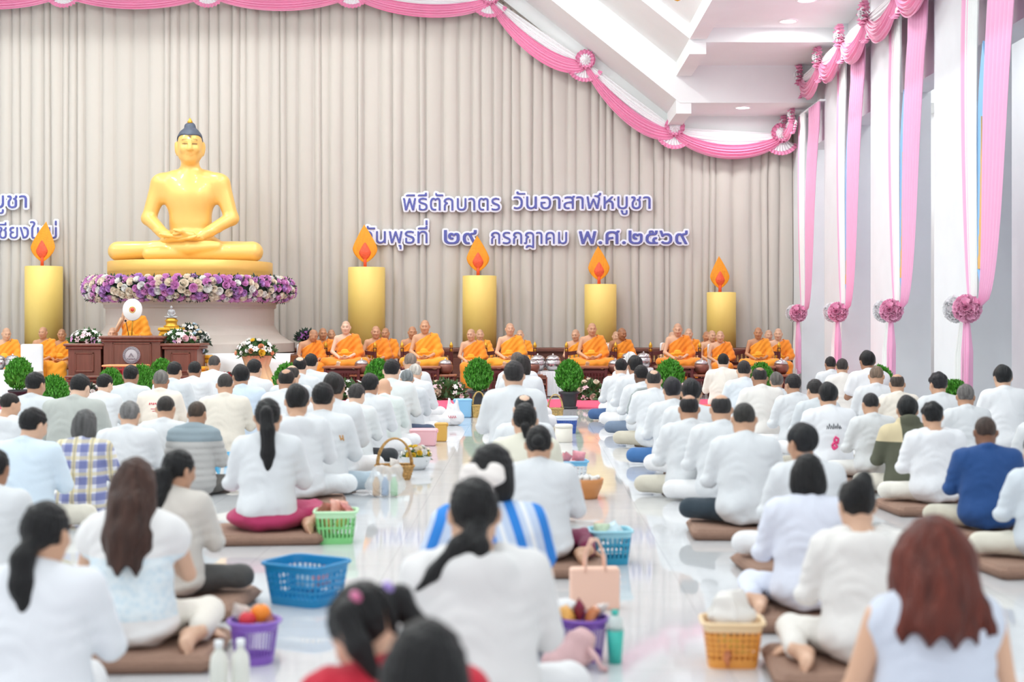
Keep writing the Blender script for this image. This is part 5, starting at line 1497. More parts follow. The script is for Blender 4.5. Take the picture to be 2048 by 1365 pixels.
def decal(t, name, strokes, r, colr, label=None):
    """thin printed strokes laid on the back of the garment; strokes in (x, z) of the garment"""
    o = [c for c in t.children if c.name.startswith('top')][0]
    bv = BVHTree.FromPolygons([v.co for v in o.data.vertices], [tuple(p.vertices) for p in o.data.polygons]); b = MB()
    for st in strokes:
        pts = []
        for (x0, z0), (x1, z1) in zip(st, st[1:]):
            for k in range(4):
                q = k / 4; h = bv.ray_cast(Vector((x0 + (x1 - x0) * q, -1, z0 + (z1 - z0) * q)), Vector((0, 1, 0)))
                if h[0]: pts.append(h[0] + Vector((0, -.001, 0)))
        if len(pts) > 1: b.tube(pts, r, 6)
    if b.n: b.build(name, mat('print_' + colr.strip('#'), colr, .7), t)
# ------------------------------------------------------------------ the congregation
W, W2, CR = '#dcdfe2', '#d2d7db', '#e2dacd'
P = person
# left block
P('man with short dark hair in pale grey-blue shirt, before the big left shrub', 65, 745, 13.8, W2, skin=SKIN[1], yaw=-14, w=1.05)
P('broad man in grey-green shirt with head bowed low', 152, 750, 13.2, '#b3b7b2', w=1.22, pitch=30, belly=.03, yaw=-12)
P('man in white shirt beside the broad grey-green one', 205, 749, 15.4, W, yaw=-25, pitch=20)
P('man with flat black hair in white shirt, before the podium emblem', 258, 731, 16.3, W2, hairk='short', w=1.1)
t = P('grey haired man in cream jacket with red lettering on its back', 318, 741, 15.6, '#efe4d6', 'jacket', hairk='grey', hairc=GREY, w=1.02)
decal(t, 'red_lettering', [[(-.1 + .022 * i, .475 + .012 * (i % 2)), (-.095 + .022 * i, .5), (-.085 + .022 * i, .472)] for i in range(9)] + [[(-.08, .43), (.08, .43)], [(-.06, .405), (.05, .405)]], .0042, '#d8465a')
P('man with dark hair and pale shirt, right of the red lettered jacket', 346, 724, 17.6, W2, yaw=-8)
P('man in white shirt whose head covers the podium right corner', 386, 724, 18.6, W, pitch=22)
P('man with shaved dark scalp in white shirt, farthest of the left block', 426, 711, 20.3, W, hairk='crew', hairc='#4a4543')
P('man in cream shirt with cropped hair, ears showing', 447, 747, 14.4, CR, hairk='crew', hairc='#3c3835', w=1.1)
P('man with bushy dark hair in pale blue shirt', 478, 731, 15.6, '#cddcec', hairk='mop', yaw=22, w=1.08)
P('dark haired man in white shirt, straight before the gold draped stand', 506, 719, 17.4, W, yaw=-6)
P('boy with cropped hair in white hood at the left edge', 15, 786, 12.2, W, 'hoodie', hairk='crew', hairc=DARK, yaw=-35, skin=SKIN[0])
P('heavy man with black hair in pale blue shirt at the left', 57, 818, 9.3, '#d3e2ee', w=1.12, pitch=22, yaw=-25, legp='wide', low='#d7d2c4')
retop(P('grey bobbed woman in blue and yellow plaid shirt', 166, 820, 10.0, W, hairk='bob', hairc='#5b5a5a', yaw=-12, pitch=10, low='#c9c9c8', legp='wide'), 'plaid')
P('grey haired man in white shirt beside the plaid shirt', 254, 803, 10.9, W, hairk='grey', hairc='#7e7c7b', w=1.12, belly=.02)
t = P('boy with cropped hair and navy collar in white top', 327, 792, 11.6, W, 'tee', hairk='crew', hairc='#35302d', skin=SKIN[0], w=.95, ear=1) if False else P('boy with cropped hair and navy collar in white top', 327, 792, 11.6, W, 'shirt', hairk='crew', hairc='#35302d', skin=SKIN[0], w=.98)
b = MB(); b.lathe([(.074, .585), (.078, .62), (.07, .632)], (0, .03, 0), 20); b.build('collar', mat('navy_cloth', '#34436e', .8), t)
b = MB(); b.tube([(.27, .03, .36), (.285, .06, .26)], [.03, .034]); b.build('pink_cuff', mat('pink_cloth', '#f2a5c0', .8), t)
retop(P('small boy in grey quilted vest with cropped hair', 390, 803, 11.2, W, 'puffer', hairk='crew', hairc='#4a3d33', skin=SKIN[1], w=.95, low='#6d6a66', yaw=-10), 'vest')
P('seated figure cut by the left edge, short white sleeve showing', -22, 900, 7.2, W, 'tee', 'short', legp='wide', low='#b9b39d', skin=SKIN[3])
retop(P('woman with long straight brown hair, puff sleeves and lace back', 262, 918, 5.75, W, 'blouse', 'puff', 'long', BROWN, 'sideR', low='#e8e2d8', cushion='brown cushion under the long haired woman', skin=SKIN[2], pitch=12, h=.012, hem=.0, rz=.05, sx=1.0), 'lace')
P('woman with curly black ponytail in beige knit top', 352, 902, 6.75, '#d3cdc5', 'tee', 'long', 'curly', BLACK, 'wide', low='#4b4a49', cushion='brown cushion under the beige knit woman', skin=SKIN[1], yaw=-32, pitch=14, h=.0125, rz=-.08)
P('woman with black low ponytail in white blouse, lower left corner', 78, 1008, 4.75, '#e6e9ee', 'blouse', 'long', 'lowpony', BLACK, 'sideL', pitch=12, yaw=-12, skin=SKIN[0], h=.012, w=1.08, rz=.0)
P('girl with high black ponytail, white top and magenta skirt', 532, 798, 8.9, W, 'tee', 'elbow', 'pony', BLACK, 'sideR', '#b0305f', 'skirt', cushion='brown cushion under the magenta skirt', skin=SKIN[0], pitch=8, hem=.1, w=.93, rz=.1)
# centre-left column
P('young man with black crop in white hood beside the ponytail girl', 590, 771, 10.4, W, 'hoodie', hairk='mop', hairc=BLACK, legp='wide', low='#dfe3e6', skin=SKIN[0], cushion='brown cushion under the white hooded young man')
t = P('young man with bare neck in white tee', 643, 766, 11.2, W, 'tee', 'elbow', hairk='short', legp='wide', low='#aebfcb', skin=SKIN[2], pitch=10)
decal(t, 'gold_print', [[(.15, .47), (.165, .42)], [(.17, .47), (.18, .415)], [(.155, .445), (.18, .44)]], .006, '#c9924a')
P('man with dark tousled hair half behind the bare necked youth', 664, 748, 12.3, W, hairk='mop', hairc=DARK, yaw=-10)
P('man with greying crop in pale grey shirt', 711, 769, 13.5, '#dfe3e4', hairk='short', hairc='#3a3736', pitch=24, yaw=-20, legp='wide', low='#2f3236')
P('man with thick black hair in white shirt, second in the aisle column', 739, 749, 14.4, W, hairk='mop', hairc=BLACK, yaw=-14)
P('bald man in pale green shirt bowing', 766, 757, 15.1, '#dae2df', hairk=None, pitch=30, skin='#d9a98b')
P('man with neat black hair in pale green shirt, behind the bald one', 782, 719, 16.2, '#dee4e3', legp='wide', low='#41506b', w=1.1)
P('white haired old man bowing in white', 829, 729, 18.0, W, hairk='grey', hairc='#cfc9c0', pitch=30, w=1.05)
P('man with silver streaked hair next to the white haired one', 812, 741, 16.9, W2, hairk='grey', hairc='#858b8d', pitch=26, yaw=10)
P('man with shorn grey brown head, nearest the second bench', 820, 706, 19.4, W, hairk='crew', hairc='#8a7a70', w=1.1)
P('man with thinning hair in white, left of two close heads', 570, 738, 14.6, W, hairk='bald', hairc=DARK)
P('man leaning behind the thinning haired one', 581, 731, 16.4, W2, hairk='ring', hairc='#3b3634', pitch=22)
P('man with bald crown in white, before the first bench', 597, 714, 18.0, W2, hairk='bald', hairc=BLACK)
P('man with full black hair in white, before the first bench', 620, 708, 19.4, W2, w=1.15)
# aisle column
P('tall man with bare neck and dark hair, kneeling high in the aisle column', 1027, 722, 12.3, W, 'tee', hairk='short', hairc='#2d2a2b', legp='kneel', skin=SKIN[2], pitch=8, w=1.05, loose=.03)
P('man with brown hair at the head of the aisle column', 1034, 704, 19.2, W, hairk='crew', hairc='#6a5d55', yaw=8)
P('woman with dark hair turned aside at the head of the aisle column', 1046, 711, 17.6, W, 'blouse', hairk='bob', hairc=DARK, yaw=-25)
P('man with shiny balding crown in white, between two women', 1048, 790, 11.0, W, hairk='bald', hairc=BLACK)
P('woman in sage cardigan with a small tied ponytail', 1050, 808, 9.5, '#e4e1d0', 'tee', hairk='smallpony', hairc=BLACK, low='#e2e2e0')
P('woman with hair in a bun in white blouse', 1078, 853, 7.8, W, 'blouse', hairk='bun', hairc=BLACK, legp='sideR', low='#7a2048', cushion='brown cushion under the bun haired woman', skin=SKIN[0], w=1.06)
t = retop(P('woman with a large white bow in her hair and blue striped shirt', 985, 890, 5.85, W, 'tee', 'short', 'bow', BLACK, 'cross', skin=SKIN[2], yaw=-28, pitch=8, h=.012), 'stripes')
M = Matrix([list(r) for r in BODY[('cross', 'wai', 8, -28, 0, 1.0, False, .012, 0.0, True)][1]])
S = Sdf((-.14, -.24, -.2), (.14, -.02, .16), .009)
for s in (-1, 1):
    S.ell((s * .055, -.125, .035), (.058, .03, .052), .01, Euler((0, s * .35, s * -.15)).to_matrix()); S.chain([(s * .01, -.13, .02), (s * .04, -.135, -.06), (s * .06, -.135, -.16)], [.018, .026, .03], .01)
S.ell((0, -.135, .03), (.02, .022, .022), .01); S.d += .003 * np.sin(110 * S.P[..., 2] + 30 * S.P[..., 0])
bo = link('bow', mesh_vf('bow', [S.net()], [mat('bow_cloth', '#f0e9e4', .6, sheen=.3)]), t); bo.matrix_basis = M @ Matrix.Translation((0, 0, -.035)) @ Matrix.Scale(0.9, 4)
P('woman with black side ponytail in off white hood, centre foreground', 945, 960, 4.75, '#e4e3e2', 'hoodie', 'long', 'sidepony', BLACK, 'cross', skin=SKIN[2], pitch=12, yaw=6, h=.012, w=1.08)
t = P('child with two pigtails and hair clips in red shirt', 722, 1182, 3.35, '#c41f38', 'tee', 'long', 'child', BLACK, 'cross', skin=SKIN[2], pitch=40, yaw=48, roll=-4, h=.012, rz=.05, w=1.05)
M = [c for c in t.children if c.name.startswith('hair')][0].matrix_basis.copy()
for s, cl in ((-1, '#d878a0'), (1, '#a890d8')):
    b = MB(); b.ball((s * .06, -.1, .065), (.018, .008, .018), 10, 6); b.ball((s * .06, -.107, .065), (.008, .006, .008), 8, 4); k = b.build('hair_clip', mat('clip_' + cl.strip('#'), cl, .4), t); k.matrix_basis = M
P('child with smooth dark hair nearest the camera at the bottom edge', 848, 1256, 2.75, '#b51d34', 'tee', 'long', 'bob', BLACK, 'cross', skin=SKIN[2], pitch=14, h=.012)
# right block
P('person with white cap on at the head of the right block', 1262, 703, 20.4, W, hairk='crew', hairc='#ebebea', pitch=4)
P('man with black hair and white shirt, foremost of the right block', 1243, 718, 19.3, W, hairk='short', legp='wide', low='#3f5f8e')
P('man with glossy black hair beside the foremost one', 1271, 713, 18.2, W, hairk='mop', yaw=12)
t = P('man with dark skin and a grey scarf in white', 1283, 731, 17.0, W, hairk='short', skin='#6b4a37', yaw=14, legp='wide', low='#6f7f95')
decal(t, 'grey_scarf', [[(-.15, .5), (-.08, .57), (.05, .59), (.15, .55)], [(-.15, .5), (-.19, .35), (-.2, .2)]], .018, '#a9b0b0')
P('man with bald spot before the fifth bench shrub', 1309, 740, 15.4, W, hairk='bald', hairc='#33302f', legp='wide', low='#c6bfae', skin=SKIN[2])
P('man with straight dark hair beside two black haired heads', 1346, 757, 13.4, W, hairk='mop', hairc='#26242a', yaw=8, legp='wide', low='#3f6fa8')
P('man with wet black hair behind the bald crowned one', 1385, 760, 12.5, W, hairk='mop', hairc='#16161a')
P('bald crowned man with black fringe, left of two bald heads', 1380, 790, 11.1, W, hairk='ring', hairc='#1f1d20', legp='wide', low='#cfcabb', w=1.05)
P('bald crowned man in white shirt, right of two bald heads', 1445, 789, 10.7, W, hairk='ring', hairc='#2c2a2b', skin=SKIN[0], legp='wide', w=1.05)
P('man with close fade haircut and dark trousers by the aisle', 1492, 806, 9.1, W, 'tee', 'elbow', hairk='crew', hairc='#34322f', legp='wide', low='#2c3a45', skin=SKIN[0], cushion='brown cushion under the dark trousers', pitch=18)
t = P('man with cap-like black hair and pink stripe on white shirt', 1608, 850, 7.75, W, 'shirt', hairk='mop', hairc='#1b1c20', yaw=22, pitch=14, legp='wide', skin=SKIN[1], cushion='brown cushion under the pink striped shirt', rz=.1)
decal(t, 'pink_stripe', [[(-.16, .2), (-.03, .215)], [(-.15, .185), (-.03, .2)]], .005, '#f4b4c4')
P('woman with black bob in pale lilac-white blouse', 1622, 910, 6.45, '#dfe3f0', 'blouse', 'long', 'bob', BLACK, 'sideL', low='#d9deec', pitch=14, yaw=-6, cushion='brown cushion under the bobbed woman', skin=SKIN[2], h=.0125)
P('woman with pinned up black hair in cream hood, bare foot behind', 1722, 963, 5.45, '#e9e6e2', 'hoodie', 'long', 'updo', BLACK, 'sideL', low='#e4e0da', pitch=18, yaw=12, cushion='brown cushion under the cream hood', skin=SKIN[2], h=.012)
P('woman with long auburn hair in sleeveless pale blue top', 1880, 1040, 4.25, '#d3dae8', 'tee', 'none', 'auburn', AUBURN, 'cross', armp='lap', pitch=16, yaw=-8, roll=4, skin='#dfb294', h=.0115, w=1.02)
P('man in cream shirt kneeling high before the last candle', 1448, 708, 19.8, '#eee8dd', legp='kneel', w=1.1, hairc=BLACK)
P('man with greying temples in pale blue shirt before the last bench', 1490, 722, 17.8, '#dfe6ec', hairk='short', hairc='#2a2828', yaw=-8)
P('man with bald spot in cream white shirt bowing', 1522, 735, 15.8, '#ece9e4', hairk='bald', hairc='#2b2827', pitch=24)
P('grey haired person behind the bowing bald spot', 1555, 746, 17.0, W2, hairk='mop', hairc='#6d6763')
P('man with trimmed dark hair in white shirt at the pillar side', 1588, 749, 15.0, W, hairk='short', hairc='#252325', yaw=18)
P('man turned left with dark hair behind the printed tee', 1633, 760, 14.2, W2, hairk='short', hairc='#2e2a2a', yaw=14, pitch=20)
t = P('man in white tee with script and a pink ribbon printed behind', 1660, 767, 12.7, '#eef0f4', 'tee', 'elbow', hairk='mop', hairc='#17171a', legp='wide', low='#bdb6a8', yaw=-14, skin=SKIN[0], w=1.08)
decal(t, 'script_print', [[(-.08 + .02 * i, .44 + .008 * (i % 3)), (-.072 + .02 * i, .475 + .02 * (i % 2)), (-.064 + .02 * i, .44), (-.056 + .02 * i, .462)] for i in range(7)], .003, '#4a4f57')
decal(t, 'pink_ribbon', [[(-.01, .37), (.025, .35), (.02, .31), (-.015, .33), (-.01, .37)], [(-.01, .32), (-.04, .29), (-.025, .255), (.01, .275), (-.01, .32)], [(-.03, .285), (-.01, .265)]], .011, '#f0508c')
P('man with dark hair in white, far left by the pillars', 1663, 714, 20.0, W, legp='kneel', hairc='#2a2626')
P('man with ash hair in cream shirt beside the pillars, arm hanging', 1687, 718, 18.6, '#efebe4', 'tee', 'elbow', hairk='short', hairc='#3c3634', legp='kneel', yaw=-12)
P('tall man in white shirt kneeling upright by the second pillar', 1738, 703, 17.3, '#f0f1f4', 'shirt', 'short', hairk='mop', legp='kneel', skin=SKIN[3])
P('man with shorn sandy head before the second pillar shrub', 1757, 732, 16.4, W, hairk='crew', hairc='#84705f', yaw=-18)
P('man with bald crown in cream shirt by the second pillar', 1798, 748, 15.3, '#efe7da', hairk='ring', hairc='#4a3f38', yaw=-10)
P('young man with trimmed sides in light grey shirt', 1745, 786, 11.8, '#dcdedf', hairk='crew', hairc='#2c2b2d', skin=SKIN[0], legp='wide', low='#e4e2de', cushion='brown cushion under the light grey shirt')
retop(P('man in olive fleece with a cream shoulder patch', 1820, 794, 11.2, W, 'fleece', hairk='mop', hairc='#191b1d', yaw=-14, low='#d9d3c6', skin=SKIN[2], w=1.05), 'fleece')
P('man with spiky black hair in thick white hood', 1870, 806, 10.2, '#ecedf0', 'hoodie', hairk='spiky', hairc='#151619', legp='wide', low='#eae6dc', skin=SKIN[0], w=1.1, cushion='brown cushion under the thick white hood', loose=.03)
P('man with shaven head in dark blue jacket', 1978, 834, 8.9, '#1f4a86', 'jacket', hairk='crew', hairc='#4a3a33', legp='wide', low='#cfc9b8', skin='#8a5f47', w=1.12, cushion='brown cushion under the dark blue jacket', rz=-.08)
P('man with ruffled dark hair in white beside the third pillar shrub', 1881, 746, 14.4, W, hairk='spiky', hairc='#26252a', yaw=14)
P('grey haired man in white shirt before the third pillar shrub', 1937, 770, 13.0, W, hairk='grey', hairc='#75716f', yaw=-16, pitch=20)
P('tall man with thick black hair in white at the right', 2011, 732, 13.8, '#eef0f3', legp='kneel', hairk='mop', hairc='#191a1d', skin=SKIN[2])
P('person in pale blue-grey shirt cut by the right edge', 2082, 868, 7.8, '#d3dbe2', legp='wide', low='#dcd7c8', cushion='brown cushion at the right picture edge')
P('person in white cut by the right edge, behind the blue jacket', 2092, 790, 11.3, W, low='#7a7468')
P('person with crossed legs behind the bald crowned pair', 1560, 800, 13.4, W, hairk='mop') if False else None
# ------------------------------------------------------------------ offerings and baskets on the floor
def fl(x, yb): D = F * CH / (yb - VY); return Vector(((x - VX) * D / F, D, 0))
def sup(a, n): c, s_ = math.cos(a), math.sin(a); e = 2.0 / n; return (math.copysign(abs(c) ** e, c), math.copysign(abs(s_) ** e, s_))
def shell(b, w, d, z0, z1, k0, k1, n=2, th=.006, seg=64):
    A = np.linspace(0, 2 * PI, seg + 1); per = [sup(a, n) for a in A]
    P = []
    for k, z, o in ((k0, z0, 0), (k1, z1, 0), (k1, z1, -th), (k0, z0, -th), (k0, z0, 0)):
        P.append([(x * (w / 2 * k + o), y * (d / 2 * k + o), z) for x, y in per])
    b.grid(P, False)
def basket(label, x, yb, w, d, h, col, rz=0.0, n=6, taper=.82, slats=34, name='plastic_basket', holes=True, handle=None, loc=None, group=None, rimc=None, hoops=2, cat='basket'):
    p = loc or fl(x, yb)
    t = thing(name, label, cat, (p.x, p.y + d * .45, p.z), rz, group)
    m = mat('plastic_' + col.strip('#'), col, .35, spec=.5)
    k = lambda z: taper + (1 - taper) * z / h
    if holes:
        b = MB(); shell(b, w, d, 0, h * .2, k(0), k(h * .2), n)
        pts = [sup(a, n) for a in np.linspace(0, 2 * PI, 49)[:-1]]; b.add([(0, 0, .004)] + [(q[0] * w / 2 * k(0), q[1] * d / 2 * k(0), .004) for q in pts], [(0, i + 1, (i + 1) % 48 + 1) for i in range(48)]); b.build('tub', m, t)
        b = MB(); z0, z1 = h * .2, h * .82
        per = np.array([sup(a, n) for a in np.linspace(0, 2 * PI, 721)]) * np.array([w / 2, d / 2]); L = np.concatenate([[0], np.cumsum(np.hypot(*np.diff(per, axis=0).T))])
        for i in range(slats):
            q = L[-1] * (i + .5) / slats; c0 = np.array([np.interp(q - L[-1] / slats * .22, L, per[:, j]) for j in (0, 1)]); c1 = np.array([np.interp(q + L[-1] / slats * .22, L, per[:, j]) for j in (0, 1)])
            V = [];
            for z in (z0, z1):
                for c in (c0, c1):
                    for o in (1, .975): V.append((c[0] * k(z) * o, c[1] * k(z) * o, z))
            b.add(V, [(0, 2, 6, 4), (1, 5, 7, 3), (0, 4, 5, 1), (2, 3, 7, 6)])
        for j in range(hoops):
            z = z0 + (z1 - z0) * (j + 1) / (hoops + 1); shell(b, w, d, z - .006, z + .006, k(z - .006), k(z + .006), n)
        b.build('lattice', m, t)
        b = MB(); shell(b, w, d, z1, h, k(z1), k(h), n)
    else:
        b = MB(); shell(b, w, d, 0, h * .93, k(0), k(h * .93), n); pts = [sup(a, n) for a in np.linspace(0, 2 * PI, 49)[:-1]]
        b.add([(0, 0, .004)] + [(q[0] * w / 2 * k(0), q[1] * d / 2 * k(0), .004) for q in pts], [(0, i + 1, (i + 1) % 48 + 1) for i in range(48)]); b.build('tub', m, t); b = MB()
    A = np.linspace(0, 2 * PI, 65); b.tube([(q[0] * (w / 2 + .004), q[1] * (d / 2 + .004), h) for q in (sup(a, n) for a in A)], .009, 8, cap=False)
    b.build('rim', mat('plastic_' + (rimc or col).strip('#'), rimc or col, .35), t)
    if handle:
        b = MB(); b.tube([(math.cos(a) * w * .47, 0, h + math.sin(a) * handle) for a in np.linspace(0, PI, 17)], .008, 8); b.build('handle', m, t)
    return t
def wicker(label, x, yb, w, d, h, hh, col='#c99a58', rz=0.0, n=4, taper=.8, side=True, loc=None, group=None, open_=True):
    p = loc or fl(x, yb); t = thing('wicker_basket', label, 'basket', (p.x, p.y + d * .45, 0), rz, group)
    m = mat('wicker_' + col.strip('#'), col, .7, noise=.35, nscale=40, bump=1.0, bscale=90); b = MB()
    N = 9
    for i in range(N):
        z0, z1 = h * i / N, h * (i + 1) / N; k = taper + (1 - taper) * (i + .5) / N + (.02 if i % 2 else 0); shell(b, w, d, z0, z1, k, k, n, .01, 56)
    pts = [sup(a, n) for a in np.linspace(0, 2 * PI, 49)[:-1]]; b.add([(0, 0, .006)] + [(q[0] * w / 2 * taper, q[1] * d / 2 * taper, .006) for q in pts], [(0, i + 1, (i + 1) % 48 + 1) for i in range(48)])
    b.build('weave', m, t)
    b = MB(); b.tube([(q[0] * w / 2, q[1] * d / 2, h) for q in (sup(a, n) for a in np.linspace(0, 2 * PI, 65))], .011, 8, cap=False); b.build('rim', m, t)
    if hh:
        for s_ in (-1, 1):
            b = MB(); b.tube([(math.cos(a) * w * .46, s_ * (.012 + .03 * math.cos(a) ** 2), h + math.sin(a) * hh) for a in np.linspace(0, PI, 19)], .009, 8); b.build('handle', m, t)
    return t
def packet(label, loc, s, col, seed=0, name='snack_packet', group=None, rough=.3):
    q = random.Random(seed); t_ = []
    b = MB(); n = 10
    for sg in (-1, 1):
        b.grid([[((u - .5) * s[0] * (1 - .06 * math.sin(PI * v)), sg * s[1] / 2 * (math.sin(PI * u) * math.sin(PI * v)) ** .6 + .004 * math.sin(u * 19 + v * 13 + seed), (v - .5) * s[2]) for u in np.linspace(0, 1, n)] for v in np.linspace(0, 1, n)])
    o = b.build(name, mat('foil_' + col.strip('#'), col, rough, noise=.25, nscale=18), None, loc=loc, rot=(q.uniform(-.9, .9), q.uniform(-.5, .5), q.uniform(-2, 2)))
    return tag(o, label, 'packet', group)
def fruit(label, loc, r, col, name='orange_fruit'):
    t = thing(name, label, 'fruit', loc); MB().lathe([(r * math.sin(a) * (1 if k else 1), -r * .94 * math.cos(a) - (.12 * r * math.exp(-(PI - a) * 5))) for k, a in enumerate(np.linspace(0, PI, 13))], n=20).build('flesh', mat('fruit_' + col.strip('#'), col, .4, bump=.2, bscale=120), t)
    MB().tube([(0, 0, r * .8), (.004, 0, r * 1.02)], .004, 6).build('stem', M_leaf, t); return t
def blob(name, label, cat, p, ells, m, h=.011, ripple=.004, k=.03, parent=None):
    e = np.array([c for c, r in ells]); rr = max(max(r) for c, r in ells); lo = e.min(0) - rr - .03; hi = e.max(0) + rr + .03; S = Sdf(lo, hi, h)
    for c, r in ells: S.ell(c, r, k)
    x, y, z = (S.P[..., i] for i in range(3)); S.d += ripple * np.sin(60 * x + 40 * z + 5 * np.sin(30 * y)) + ripple * .7 * np.sin(75 * y - 45 * z + 4 * np.sin(33 * x)); S.d = np.maximum(S.d, -z if parent is None and p[2] == 0 else S.d - 1)
    o = link(name, mesh_vf(name, [S.net()], [m]), parent, p if parent is None else (0, 0, 0))
    return tag(o, label, cat) if label else o
M_film = mat('clear_film', '#f4f6f8', .15, alpha=.38); M_bagw = mat('white_bag_film', '#f1f2f4', .3, alpha=.9)
# nearest
basket('large bright blue plastic basket standing in the aisle, behind the pigtailed child', 604, 1216, .36, .3, .2, '#1888bf', -.5, slats=40, hoops=3)
p = fl(590, 1204); packet('pale packet lying in the large bright blue basket', (p.x + .02, p.y + .16, .1), (.16, .05, .12), '#cfe0e8', 3); packet('reddish packet lying in the large bright blue basket', (p.x + .1, p.y + .13, .1), (.14, .05, .12), '#d9868a', 4)
basket('round purple plastic tub with fruit, beside the lace backed woman', 500, 1336, .2, .2, .17, '#8a5fc0', 0, 2, .76, slats=36, hoops=0)
p = fl(500, 1336); fruit('orange fruit heaped on the left purple tub', (p.x + .025, p.y + .09, .2), .042, '#f58a1f'); fruit('red apple on the left purple tub', (p.x - .02, p.y + .05, .182), .036, '#d62f3c', 'red_apple'); packet('white packet behind the orange fruit in the left purple tub', (p.x - .05, p.y + .12, .19), (.1, .05, .09), '#ece3d8', 6); packet('brown packet beside the orange fruit in the left purple tub', (p.x + .065, p.y + .08, .165), (.05, .04, .07), '#a8625a', 7)
p = px(405, 1346, 4.75); t = basket('teal oval tray with a pale rim at the bottom edge', 0, 0, .28, .2, .07, '#2f9f90', .1, 2, .8, holes=False, loc=Vector((p.x, p.y - .09, 0)), name='plastic_tray', rimc='#d9e9e6', cat='tray')
t.location.z = 0; TZ = p.z
packet('pink packet lying in the teal tray', (p.x + .075, p.y, .075), (.07, .03, .05), '#e8637c', 9)
bw = thing('water_bottle', 'white bottle standing by the teal tray, left one', 'bottle', (p.x - .02, p.y + .34, 0.0), group=None)
M_milk = mat('milky_plastic', '#e8e8df', .3)
for o, nm in ((bw, 0), (thing('water_bottle', 'white bottle standing by the teal tray, right one', 'bottle', (p.x + .055, p.y + .36, 0)), 1)):
    MB().lathe([(0, 0), (.03, 0), (.033, .02), (.033, .15), (.028, .18), (.014, .2), (.014, .21), (0, .21)], n=18).build('body', M_milk, o); MB().lathe([(.016, .21), (.016, .235), (0, .235)], n=14).build('cap', M_white, o)
basket('light green plastic basket of snacks at the magenta skirt', 668, 1090, .26, .2, .2, '#86d487', .08, slats=30, hoops=1, rimc='#c6efc4')
p = fl(668, 1090)
for k, (dx, dz, c, w_) in enumerate(((-.07, .21, '#d98a7c', 'pinkish'), (.02, .22, '#e3a18e', 'peach'), (.075, .205, '#c9766f', 'rust'), (.03, .12, '#e6d36a', 'yellow'), (-.05, .11, '#d6a45a', 'tan'))):
    packet(w_ + ' snack packet in the light green basket', (p.x + dx, p.y + .09 + .02 * (k % 2), dz), (.13, .05, .1), c, 20 + k)
basket('sky blue plastic pail behind the quilted vest boy', 417, 967, .18, .17, .165, '#5fbde2', 0, 2.6, .78, slats=24, hoops=1)
basket('small sky blue basin by the knee of the quilted vest boy', 459, 936, .16, .15, .13, '#4fb2dd', 0, 2, .8, holes=False)
# aisle, left side
wicker('shallow wicker basket with tall hoop handle by the aisle', 787, 962, .33, .24, .12, .24, '#d0a160', .25)
p = fl(787, 962); packet('white packet in the shallow wicker basket', (p.x, p.y + .1, .13), (.2, .06, .1), '#eeeae4', 30)
p = fl(768, 997); o = blob('plastic_bag', 'clear plastic bag of drinks beside the shallow wicker basket', 'bag', (p.x, p.y + .1, 0), [((0, 0, .09), (.16, .11, .1)), ((-.03, 0, .17), (.09, .06, .08)), ((.09, 0, .19), (.05, .03, .07))], M_film)
for k, (dx, c, w_) in enumerate(((-.07, '#c8933f', 'amber'), (0, '#5d8fc0', 'blue'), (.07, '#8ccf8a', 'green'))):
    t = thing('juice_bottle', w_ + ' drink bottle inside the clear plastic bag', 'bottle', (p.x + dx, p.y + .09, 0.01)); MB().lathe([(0, 0), (.028, 0), (.03, .02), (.03, .1), (.015, .135), (.015, .15), (0, .15)], n=14).build('body', mat('drink_' + c.strip('#'), c, .25), t); MB().lathe([(.017, .15), (.017, .165), (0, .165)], n=10).build('cap', M_white, t)
t = thing('metal_bowl', 'white enamel bowl of yellow flowers by the aisle', 'bowl', (fl(830, 942).x, fl(830, 942).y + .13, 0)); MB().lathe([(0, 0), (.08, 0), (.12, .05), (.145, .12), (.15, .125), (.138, .12), (.11, .05), (0, .012)], n=36).build('body', mat('enamel', '#dfe2e4', .25), t)
p = t.location; bouquet('yellow and white flowers heaped in the white enamel bowl', (p.x, p.y, .1), .12, .1, .08, [('rose', 'yellow'), ('rose', 'yellow'), ('rose', 'white'), ('rose', 'cream')], 22, .03, 50, base=False, nl=60)
def crate(label, x, yb, w, d, h, col, rz=0, lid=True, name='storage_box'):
    p = fl(x, yb); t = thing(name, label, 'box', (p.x, p.y + d / 2, 0), rz); m = mat('plastic_' + col.strip('#'), col, .4)
    b = MB(); b.box((0, 0, h / 2), (w * .9, d * .9, h), bev=.012, taper=(1.08, 1.08)); b.build('tub', m, t); b = MB(); b.box((0, 0, h), (w, d, .03), bev=.01)
    for s_ in (-1, 1): b.box((s_ * w * .5, 0, h - .01), (.02, d * .3, .04), bev=.006)
    b.build('lid' if lid else 'rim', m, t); return t
crate('pale pink plastic box near the knee of a man in blue trousers', 846, 893, .3, .24, .17, '#eeb9bf')
crate('small tan wooden box beside the pale pink one', 882, 884, .14, .14, .2, '#d7a94f', lid=False, name='wooden_box')
p = fl(905, 852); o = blob('plastic_bag', 'white plastic carrier bag with red print by the aisle', 'bag', (p.x, p.y + .1, 0), [((0, 0, .1), (.15, .11, .11)), ((0, 0, .2), (.09, .06, .08)), ((-.05, 0, .3), (.025, .02, .06)), ((.05, 0, .29), (.025, .02, .06))], M_bagw, .013)
b = MB(); [b.tube([(-.06 + .03 * i, -.128, .1), (-.05 + .03 * i, -.13, .135), (-.04 + .03 * i, -.128, .105)], .005, 5) for i in range(4)]; b.build('red_print', mat('print_red', '#d84a62', .6), o)
crate('light blue plastic crate at the head of the aisle', 925, 836, .26, .22, .25, '#8cc3ea', .1, False)
wicker('small wicker basket with a hoop handle, left of the tall kneeling man', 957, 836, .2, .18, .17, .2, '#d3b069', .2, 6, .9)
